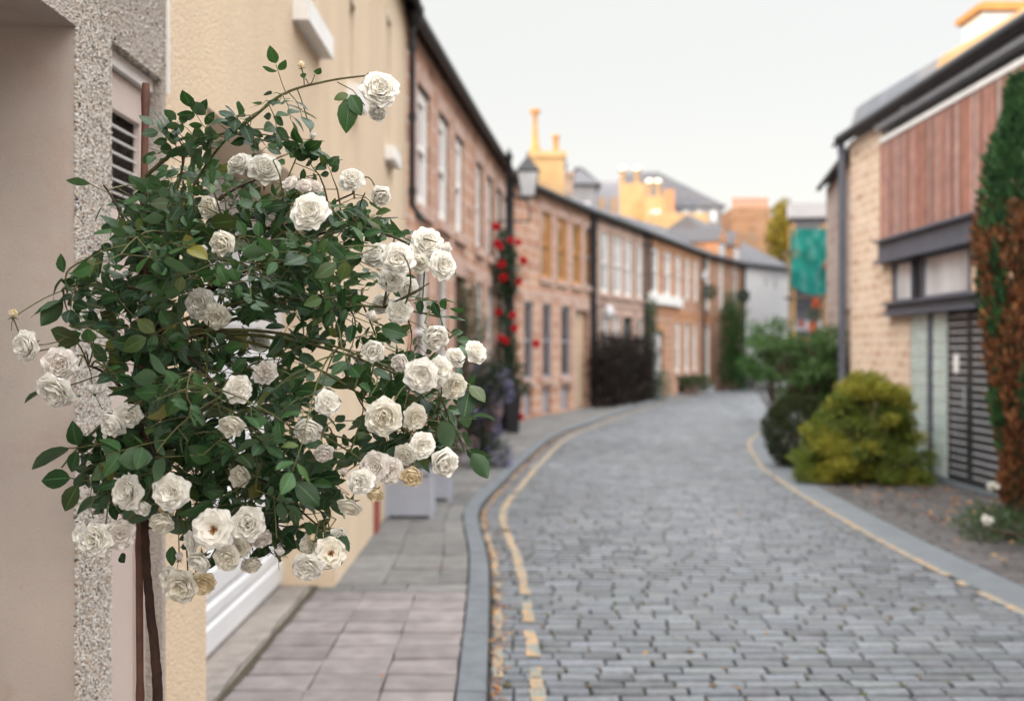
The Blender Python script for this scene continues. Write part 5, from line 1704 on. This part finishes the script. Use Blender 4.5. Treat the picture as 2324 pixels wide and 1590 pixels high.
FLOW = [  # x, y, size, facing x, facing z, kind, tint, depth
 (862, 205, 92, .25, .25, 'full', 'pw', 1.93), (857, 252, 46, .1, -.9, 'ball', 'pw', 1.94),
 (703, 483, 90, .05, .15, 'full', 'pw', 1.84), (508, 552, 66, -.05, -.15, 'ball', 'pc', 1.84),
 (662, 421, 42, -.3, .5, 'ball', 'pp', 1.9), (690, 426, 38, .1, .4, 'ball', 'pp', 1.88), (714, 428, 36, .4, .4, 'ball', 'pp', 1.9),
 (600, 385, 80, .2, .4, 'full', 'pw', 2.06), (545, 375, 60, -.3, .5, 'full', 'pw', 2.08),
 (798, 410, 62, .1, .5, 'full', 'pw', 2.05), (862, 442, 52, .3, -.6, 'ball', 'pw', 1.98), (480, 472, 58, -.1, 0, 'ball', 'pc', 2.02),
 (900, 588, 80, .2, .2, 'full', 'pw', 1.92), (858, 582, 66, -.2, .4, 'full', 'pw', 2.0), (966, 555, 80, .3, .4, 'full', 'pw', 1.98), (1002, 603, 72, .6, .1, 'full', 'pw', 1.93), (950, 598, 50, .1, -.2, 'ball', 'pc', 1.96),
 (890, 636, 60, .1, 0, 'full', 'pw', 2.0), (925, 655, 54, .3, .1, 'full', 'pw', 2.05),
 (457, 690, 78, -.2, .1, 'full', 'pw', 1.98), (492, 718, 66, .1, -.3, 'full', 'pc', 1.97), (588, 770, 55, 0, 0, 'full', 'pw', 2.1),
 (984, 762, 70, .25, -.45, 'ball', 'pw', 1.84), (847, 792, 60, .0, -.3, 'ball', 'pw', 1.85), (958, 850, 82, -.1, -.1, 'full', 'pw', 1.82), (998, 838, 66, .6, 0, 'full', 'pw', 1.86), (1030, 812, 50, .5, .3, 'full', 'pw', 1.9), (1078, 800, 58, .75, .5, 'full', 'pw', 1.84), (912, 822, 46, -.4, -.2, 'ball', 'pp', 1.9),
 (1030, 875, 62, .5, -.1, 'full', 'pc', 1.93), (905, 705, 64, .1, .1, 'full', 'pw', 2.0), (868, 690, 50, -.2, .2, 'full', 'pw', 2.06),
 (63, 785, 76, -.4, -.1, 'full', 'pw', 1.86), (137, 828, 80, .15, .1, 'full', 'pp', 1.83), (128, 884, 92, -.1, -.55, 'full', 'pw', 1.82),
 (262, 955, 70, -.3, -.6, 'ball', 'pw', 1.86), (290, 940, 62, .4, -.3, 'full', 'pw', 1.86),
 (540, 883, 66, .4, .05, 'full', 'pw', 1.84), (602, 846, 56, .1, .2, 'full', 'pp', 1.9), (525, 958, 66, .1, -.6, 'ball', 'pc', 1.82),
 (742, 914, 62, .55, .1, 'full', 'pw', 1.84), (700, 970, 70, .0, -.6, 'ball', 'pw', 1.84), (733, 1024, 50, .3, -.5, 'ball', 'pp', 1.88),
 (872, 946, 88, .0, .1, 'full', 'pc', 1.82), (940, 945, 62, .5, -.2, 'full', 'pc', 1.9),
 (957, 1010, 66, .45, -.05, 'full', 'pw', 1.82), (1005, 1047, 72, .5, -.2, 'ball', 'pw', 1.83), (936, 1075, 58, -.1, -.3, 'ball', 'po', 1.85), (920, 1030, 52, -.2, -.2, 'full', 'pc', 1.9),
 (852, 1058, 72, -.1, .1, 'full', 'pp', 1.84), (886, 1068, 66, .5, 0, 'full', 'pp', 1.86), (818, 1092, 64, .05, .1, 'full', 'pw', 1.8), (852, 1117, 44, .1, -.7, 'ball', 'po', 1.83), (795, 1142, 58, -.2, -.8, 'ball', 'pc', 1.86),
 (291, 1117, 84, -.35, .05, 'full', 'pw', 1.82), (389, 1117, 88, .05, .05, 'full', 'pw', 1.8), (323, 1146, 46, .1, -.5, 'ball', 'pw', 1.83), (370, 1178, 62, .0, -.6, 'ball', 'pc', 1.83), (378, 1160, 40, .1, 0, 'ball', 'po', 1.85),
 (548, 1080, 58, -.3, .1, 'ball', 'pc', 1.9), (484, 1200, 98, .0, .0, 'blown', 'pw', 1.79), (562, 1187, 80, .25, .05, 'full', 'pw', 1.81), (457, 1268, 62, -.3, -.5, 'ball', 'pw', 1.83), (516, 1265, 62, .1, -.1, 'full', 'pc', 1.82), (436, 1228, 50, -.6, 0, 'full', 'pw', 1.87), (540, 1240, 62, .2, -.3, 'full', 'pc', 1.88), (590, 1215, 56, .5, -.4, 'ball', 'pp', 1.9), (570, 1275, 52, .3, -.5, 'ball', 'pc', 1.94),
 (217, 1222, 80, .0, -.05, 'full', 'pw', 1.82), (272, 1212, 70, .3, .0, 'full', 'pp', 1.85), (185, 1216, 56, -.6, .1, 'full', 'pw', 1.86),
 (412, 1328, 84, -.05, -.1, 'full', 'pc', 1.9), (462, 1322, 60, .3, -.2, 'full', 'po', 1.92), (385, 1308, 50, -.5, 0, 'full', 'pw', 1.93),
 (698, 1282, 78, .0, -.55, 'full', 'pw', 1.82), (750, 1255, 78, .3, .1, 'blown', 'pc', 1.88), (768, 1220, 48, .5, .2, 'full', 'pw', 1.95), (705, 1235, 52, -.2, .2, 'full', 'pc', 1.95),
]
BUDS = [(210, 888, 26, 'pp', 1.86), (461, 570, 24, 'pp', 1.84), (847, 722, 30, 'pp', 1.88), (635, 1255, 24, 'pp', 1.85), (780, 1073, 20, 'pp', 1.88), (406, 1265, 22, 'pp', 1.88), (712, 1222, 20, 'po', 1.86), (708, 312, 20, 'pp', 1.95), (748, 1248, 22, 'pp', 1.84), (1010, 570, 34, 'pp', 1.92), (30, 716, 24, 'po', 1.88), (683, 150, 18, 'po', 1.93)]

OUT = [(240, 500), (262, 425), (305, 372), (335, 345), (372, 292), (395, 255), (425, 290), (452, 262), (490, 272), (520, 320), (565, 335), (605, 318), (640, 300), (662, 345), (698, 312), (722, 300), (735, 345), (790, 362), (812, 405), (870, 455), (935, 500), (1005, 545), (1035, 615), (965, 655), (1010, 700), (1055, 735), (1095, 800), (1060, 900), (1045, 960), (1072, 1010), (1000, 1062), (900, 1065), (835, 1040), (795, 1085), (775, 1190), (798, 1228), (700, 1265), (640, 1270), (560, 1262), (480, 1250), (400, 1215), (330, 1195), (250, 1178), (190, 1165), (150, 1110), (165, 1010), (240, 955), (250, 905), (215, 840), (190, 760), (150, 720), (110, 690), (165, 610), (228, 560)]
HOLES = [[(690, 790), (745, 770), (800, 850), (800, 900), (830, 945), (825, 1050), (770, 1075), (775, 960), (730, 870), (690, 840)], [(215, 640), (245, 620), (250, 760), (215, 740)], [(610, 700), (650, 720), (650, 800), (600, 790)]]
def inside(pt, poly):
    x, y = pt; r = False
    for (x0, y0), (x1, y1) in zip(poly, poly[1:] + poly[:1]):
        if (y0 > y) != (y1 > y) and x < (x1 - x0) * (y - y0) / (y1 - y0) + x0: r = not r
    return r
def proj(p): return (1161.5 + p.x / p.y / KP, 795 - (p.z - 1.6) / p.y / KP)

stem_w = MB(); stem_g = MB(); lf = MB()

def leaflet(base, d, n, l, w_, tint):
    d = d.normalized(); s_ = d.cross(n).normalized(); n = s_.cross(d).normalized()
    droop = rv(0.1, 0.75); fold = rv(0.05, 0.38); tw = rv(-0.3, 0.3)
    ts = (0, 0.12, 0.3, 0.52, 0.74, 0.9, 1.0)
    ws = (0.02, 0.55, 0.93, 1.0, 0.72, 0.33, 0.01)
    rows = []; uvs = []
    ph = rv(0, 6)
    for t, wq in zip(ts, ws):
        c = base + d * l * (t - 0.12 * droop * t * t) - n * l * 0.42 * droop * t * t
        a = tw * t
        ss = s_ * math.cos(a) + n * math.sin(a); nn = n * math.cos(a) - s_ * math.sin(a)
        hw = w_ * wq
        wav = 0.05 * w_ * math.sin(ph + t * 9)
        row = []
        for k in (-1, -.5, 0, .5, 1):
            row.append(c + ss * k * hw + nn * (abs(k) * fold * hw + (wav if k > 0 else -wav) * abs(k) - (0.05 * hw if abs(k) == 1 else 0)))
        rows.append(row)
        uvs.append([(k, t) for k in (-1, -.5, 0, .5, 1)])
    lf.grid(rows, False, 0, (tint, rv(0.3, 1.0) if rnd.random() < 0.022 else (rv(0.05, 0.3) if rnd.random() < 0.15 else 0.0), 0.0), uvs)

def fblock(p):
    x, y = proj(p)
    for f in FLOW:
        r = f[2] * 0.5 + 6
        if (x - f[0]) ** 2 + (y - f[1]) ** 2 < r ** 2 and p.y < f[7] + 0.02: return True
    return False

def compound(base, d, n, sc, nl=5, check=True):
    d = d.normalized()
    tip = base + d * 0.075 * sc - n * 0.012
    x, y = proj(base.lerp(tip, 0.8))
    if check:
        if not inside((x, y), OUT) or any(inside((x, y), h) for h in HOLES): return
    cps = [base, base + d * 0.04 * sc, tip]
    if fblock(tip) or fblock(cps[1]): return
    lf_t = []
    s_ = d.cross(n).normalized()
    tint = min(1, max(0, rnd.gauss(0.4, 0.36)))
    leaflets = [(tip, d, 1.0)]
    if nl >= 3: leaflets += [(base.lerp(tip, 0.78), d * 0.55 + s_ * 0.9, 0.86), (base.lerp(tip, 0.78), d * 0.55 - s_ * 0.9, 0.86)]
    if nl >= 5: leaflets += [(base.lerp(tip, 0.4), d * 0.35 + s_, 0.68), (base.lerp(tip, 0.4), d * 0.35 - s_, 0.68)]
    done = 0
    for b_, dd, k in leaflets:
        l = 0.047 * sc * k * rv(0.85, 1.15)
        dd = (dd.normalized() + rdir() * 0.18).normalized()
        c_ = b_ + dd * l * 0.6
        if fblock(c_) or fblock(b_ + dd * l): continue
        if check and not inside(proj(b_ + dd * l), OUT) and rnd.random() < 0.8: continue
        leaflet(b_ + dd * 0.003, dd, (n + rdir() * 0.35).normalized(), l, l * rv(0.25, 0.32), min(1, max(0, tint + rv(-.12, .12))))
        done += 1
    if done: stem_g.tube(cps, [0.0011, 0.0009, 0.0007], 4, cap=False)

def bez(a, c, b_, n):
    return [a * (1 - t) ** 2 + c * 2 * t * (1 - t) + b_ * t * t for t in [k / n for k in range(n + 1)]]

def leafdir(along_, k):
    side = along_.cross(V((0, -1, 0.2)))
    if side.length < 0.1: side = V((1, 0, 0))
    side.normalize()
    d = side * (1 if k % 2 else -1) * rv(0.6, 1.1) + along_.normalized() * rv(0.1, 0.7) + V((0, rv(-0.7, 0.25), rv(-0.55, 0.25)))
    return d

def leafnorm():
    return (V((0, -0.45, 0.6)) + rdir() * 1.05).normalized()

# trunk and main canes
TR = [V((RB.x + 0.0, 2.02, PZ - 0.02)), V((-0.722, 2.02, 0.45)), P(357, 1600, 2.02), P(352, 1500, 2.02), P(343, 1400, 2.02), P(333, 1300, 2.02), P(327, 1190, 2.03), P(312, 1050, 2.03), P(300, 900, 2.03), P(318, 780, 2.04), P(325, 640, 2.05)]
TRs = spline(TR, 6)
stem_w.tube([p + rdir() * 0.0012 for p in TRs], [0.0108 - 0.006 * (i / (len(TRs) - 1)) ** 1.5 for i in range(len(TRs))], 10)
HEADS = [P(318, 780, 2.04), P(325, 660, 2.05), P(302, 920, 2.03), P(335, 850, 2.0)]
CANES = [(540, 292, 1.97, 1), (620, 400, 2.1, 1), (800, 440, 2.05, 0), (940, 560, 2.0, 1), (1000, 720, 1.95, 0), (1000, 900, 1.92, 0), (950, 1000, 1.95, 0), (830, 1050, 1.95, 2), (730, 1200, 1.95, 2), (560, 1180, 1.92, 2), (400, 1150, 1.9, 2), (250, 1080, 1.92, 2), (140, 1060, 1.95, 2), (140, 660, 1.95, 1), (235, 420, 2.02, 1), (420, 330, 2.0, 1), (600, 610, 1.85, 0), (500, 900, 1.85, 0), (760, 700, 1.88, 0), (640, 480, 1.95, 1), (420, 540, 1.92, 1), (620, 1010, 1.9, 2), (850, 820, 1.9, 0), (200, 830, 1.92, 2), (880, 500, 2.12, 0), (660, 880, 2.15, 0), (420, 1000, 2.12, 2)]
cpts = []
for (x, y, d, h) in CANES:
    e = P(x, y, d)
    a = HEADS[h] + rdir() * 0.01
    L_ = (e - a).length
    c = a.lerp(e, 0.5) + V((rv(-.05, .05), rv(-.08, .08), 0.22 * L_ * rv(.6, 1.4))) + rdir() * 0.05 * L_
    pts = bez(a, c, e, 14)
    (stem_w if rnd.random() < .5 else stem_g).tube(pts, [0.0048 - 0.003 * i / 14 for i in range(15)], 7)
    cpts += [(p, i, (pts[min(i + 1, 14)] - pts[max(i - 1, 0)]).normalized()) for i, p in enumerate(pts) if i > 2]
    for i in range(4, 15):
        for _ in range(2):
            if rnd.random() < 0.36:
                compound(pts[i], leafdir(pts[i] - pts[i - 1], i + _), leafnorm(), rv(0.7, 1.15))
# side shoots to points through the crown
tg = []
tries = 0
while len(tg) < 172 and tries < 9000:
    tries += 1
    x, y = rv(40, 1100), rv(270, 1280)
    if not inside((x, y), OUT) or any(inside((x, y), h) for h in HOLES): continue
    if any((x - q[0]) ** 2 + (y - q[1]) ** 2 < 40 ** 2 for q in tg[-90:]): continue
    if y > 1000 and 620 < x < 760 and rnd.random() < .2: continue
    ex = 1 - min(1, abs(x - 520) / 560); ey = 1 - min(1, abs(y - 800) / 520)
    th_ = 0.10 + 0.26 * min(ex, ey) ** 0.5
    d = 1.99 + rv(-th_, th_)
    tg.append((x, y, d))
for (x, y, d) in tg:
    e = P(x, y, d)
    cand = sorted(cpts, key=lambda c: (c[0] - e).length + (0.1 if (c[0] - e).length < 0.05 else 0))[:6]
    a = rnd.choice(cand)[0]
    L_ = (e - a).length
    c = a.lerp(e, 0.5) + V((0, 0, 0.12 * L_)) + rdir() * 0.15 * L_
    n = max(3, int(L_ / 0.03))
    pts = bez(a, c, e, n)
    stem_g.tube(pts, [0.0022 - 0.001 * i / n for i in range(n + 1)], 5, cap=False)
    big = 1.15 if (x < 330 or y > 900) else 0.92
    for i in range(1, n + 1):
        compound(pts[i], leafdir(pts[i] - pts[i - 1], i), leafnorm(), rv(0.75, 1.15) * big, 5 if rnd.random() < .8 else 3)
    compound(e, (e - pts[-2]) + rdir() * 0.01, leafnorm(), rv(0.7, 1.1) * big, 5)
# the long bare shoot that arches to the topmost flower
ar = [P(330, 400, 2.0), P(420, 330, 1.98), P(540, 290, 1.96), P(640, 215, 1.95), P(740, 185, 1.94), P(830, 172, 1.93)]
ars = spline(ar, 6)
stem_g.tube(ars, [0.0042 - 0.0024 * i / (len(ars) - 1) for i in range(len(ars))], 7)
for (bx, by, tx, ty, sc, nl) in ((600, 245, 570, 262, 1.0, 3), (640, 215, 668, 265, .95, 5), (655, 208, 632, 215, .6, 3), (560, 275, 585, 320, .8, 5), (700, 195, 716, 178, .55, 1), (700, 192, 683, 152, .45, 1), (560, 280, 600, 330, .75, 3), (520, 300, 490, 275, .8, 1), (450, 320, 405, 270, .8, 3), (640, 215, 610, 205, .6, 1), (655, 210, 690, 250, .9, 5), (610, 238, 640, 300, .9, 5), (585, 262, 540, 262, .9, 5), (570, 272, 560, 330, .8, 5), (620, 232, 590, 225, .7, 3), (530, 292, 545, 255, .8, 3), (500, 305, 520, 345, .8, 5), (480, 310, 450, 270, .9, 5), (430, 328, 395, 290, .9, 5), (405, 338, 370, 300, .8, 5), (650, 215, 640, 190, .7, 3)):
    b_, t_ = P(bx, by, 1.95), P(tx, ty, 1.92 + rv(-.02, .02))
    compound(b_, t_ - b_, leafnorm(), sc, nl, False)
ct = [P(765, 187, 1.94), P(800, 205, 1.93), P(828, 240, 1.93)]
stem_g.tube(ct, 0.0011, 5)
for (tx, ty, l, w_, b0) in ((783, 300, .085, .028, (793, 222)), (820, 262, .052, .014, (795, 215)), (757, 222, .036, .014, (790, 215))):
    b_ = P(*b0, 1.93)
    dd = P(tx, ty, 1.915) - b_
    leaflet(b_, dd, V((0.1, -1, .2)), dd.length, dd.length * (0.28 if l > .04 else .3), 0.75)
# outlying leaves at the left and lower edges
for (bx, by, tx, ty) in ((145, 619, 132, 576), (151, 619, 188, 619), (143, 631, 103, 676), (148, 636, 165, 676), (157, 679, 63, 705), (143, 682, 91, 739), (183, 773, 103, 756), (154, 710, 177, 739),
        (108, 879, 52, 908), (157, 1016, 68, 1050), (174, 1010, 163, 962), (177, 1024, 157, 1073), (160, 1084, 86, 1087), (177, 1099, 143, 1161), (205, 418, 150, 405), (996, 719, 1056, 725), (1064, 887, 1053, 945),
        (1067, 873, 1101, 907), (1047, 982, 1073, 1010), (1027, 967, 1056, 1024), (748, 1207, 796, 1236), (391, 1238, 388, 1284), (274, 1256, 277, 1273), (690, 1185, 735, 1240), (1000, 955, 1030, 1020), (230, 470, 215, 500), (640, 560, 668, 610), (675, 590, 700, 560), (640, 1050, 690, 1085)):
    b_, t_ = P(bx, by, 1.9), P(tx, ty, 1.88 + rv(-.02, .03))
    d = t_ - b_
    leaflet(b_, d, leafnorm(), d.length * 1.04, d.length * rv(0.25, 0.32), rv(0.2, 0.7))
for pl, r in (([(245, 556), (200, 585), (151, 619), (155, 679)], .0018), ([(240, 700), (200, 690), (157, 679), (145, 682)], .0014), ([(260, 790), (183, 773), (140, 770)], .0014), ([(260, 1000), (177, 1015), (157, 1016)], .0014), ([(250, 1080), (200, 1090), (160, 1084)], .0013), ([(220, 1000), (190, 1060), (177, 1099)], .0012), ([(250, 440), (205, 418)], .001), ([(1000, 870), (1045, 868), (1067, 873)], .0013), ([(950, 950), (1010, 960), (1047, 982)], .0013), ([(260, 840), (200, 860), (130, 884)], .0014), ([(183, 773), (120, 790), (63, 790), (30, 720)], .0013)):
    stem_g.tube(spline([P(x, y, 1.905) for x, y in pl], 4), r, 5)
stem_w.build('trunk', M['bark'], rose, smooth=True)

kinds = {'cup': 6, 'full': 6, 'open': 3, 'ball': 4, 'blown': 2}
for i, (x, y, s_, fx, fz, kind, tint, d) in enumerate(FLOW):
    k = kind
    if kind == 'full': k = ('open', 'cup', 'full', 'cup', 'full')[i % 5]
    d -= 0.05
    p = P(x, y, d)
    face = V((fx * 1.1 + rv(-.1, .1), -1, fz * 1.1 + rv(-.1, .1))).normalized()
    dia = s_ * KP * d * (1.0 if k != 'ball' else 1.12)
    putrose(rose, k, i % kinds[k], p, face, dia, tint)
    # flower stalk back to the nearest cane
    b0 = p - face * 0.085 * dia / 0.08
    a = min(cpts, key=lambda c: (c[0] - b0).length)[0]
    if i < 2: a = min(ars, key=lambda c: (c - b0).length)
    if (a - b0).length < 0.3:
        stem_g.tube(bez(a, a.lerp(b0, .55) + V((0, 0.02, 0.05)), b0, 7), 0.0016, 5, cap=False)
for i, (x, y, s_, tint, d) in enumerate(BUDS):
    p = P(x, y, d)
    o = putrose(rose, 'bud', i % 2, p, (rv(-.5, .5), -0.3, rv(0.2, 1)), s_ * KP * d * 1.7, tint if tint != 'sepal' else 'pr', name='bud')
    a = min(cpts + [(q, 0, 0) for q in ars], key=lambda c: (c[0] - p).length)[0]
    if (a - p).length < 0.2: stem_g.tube(bez(p - V((0, 0, .004)), a.lerp(p, .5) + V((0, .01, .01)), a, 5), 0.0012, 5, cap=False)
stem_g.build('cane', M['cane'], rose, smooth=True)
lf.build('foliage', M['roseleaf'], rose, smooth=True)
print('leaf faces', len(lf.f))

# the cane the rose is tied to
q = MB()
pts = [P(318, 1590, 2.08), P(316, 1300, 2.08), P(322, 700, 2.08), P(331, 190, 2.08)]
lo = pts[0].copy(); lo.z = PZ
pp = [lo] + pts
n = 60
line = []; rad = []
for i in range(n + 1):
    z = PZ + (pts[-1].z - PZ) * i / n
    for a, b_ in zip(pp[:-1], pp[1:]):
        if a.z <= z <= b_.z + 1e-6: t = (z - a.z) / (b_.z - a.z); line.append(a.lerp(b_, t)); break
    rad.append(0.0074 + (0.0018 if i % 9 == 4 else 0))
q.tube(line, rad[:len(line)], 10)
tag(q.build('bamboo_stake', M['bamboo'], loc=(lo.x, lo.y, PZ), smooth=True), 'reddish brown upright cane behind the white rose stem', 'stake')
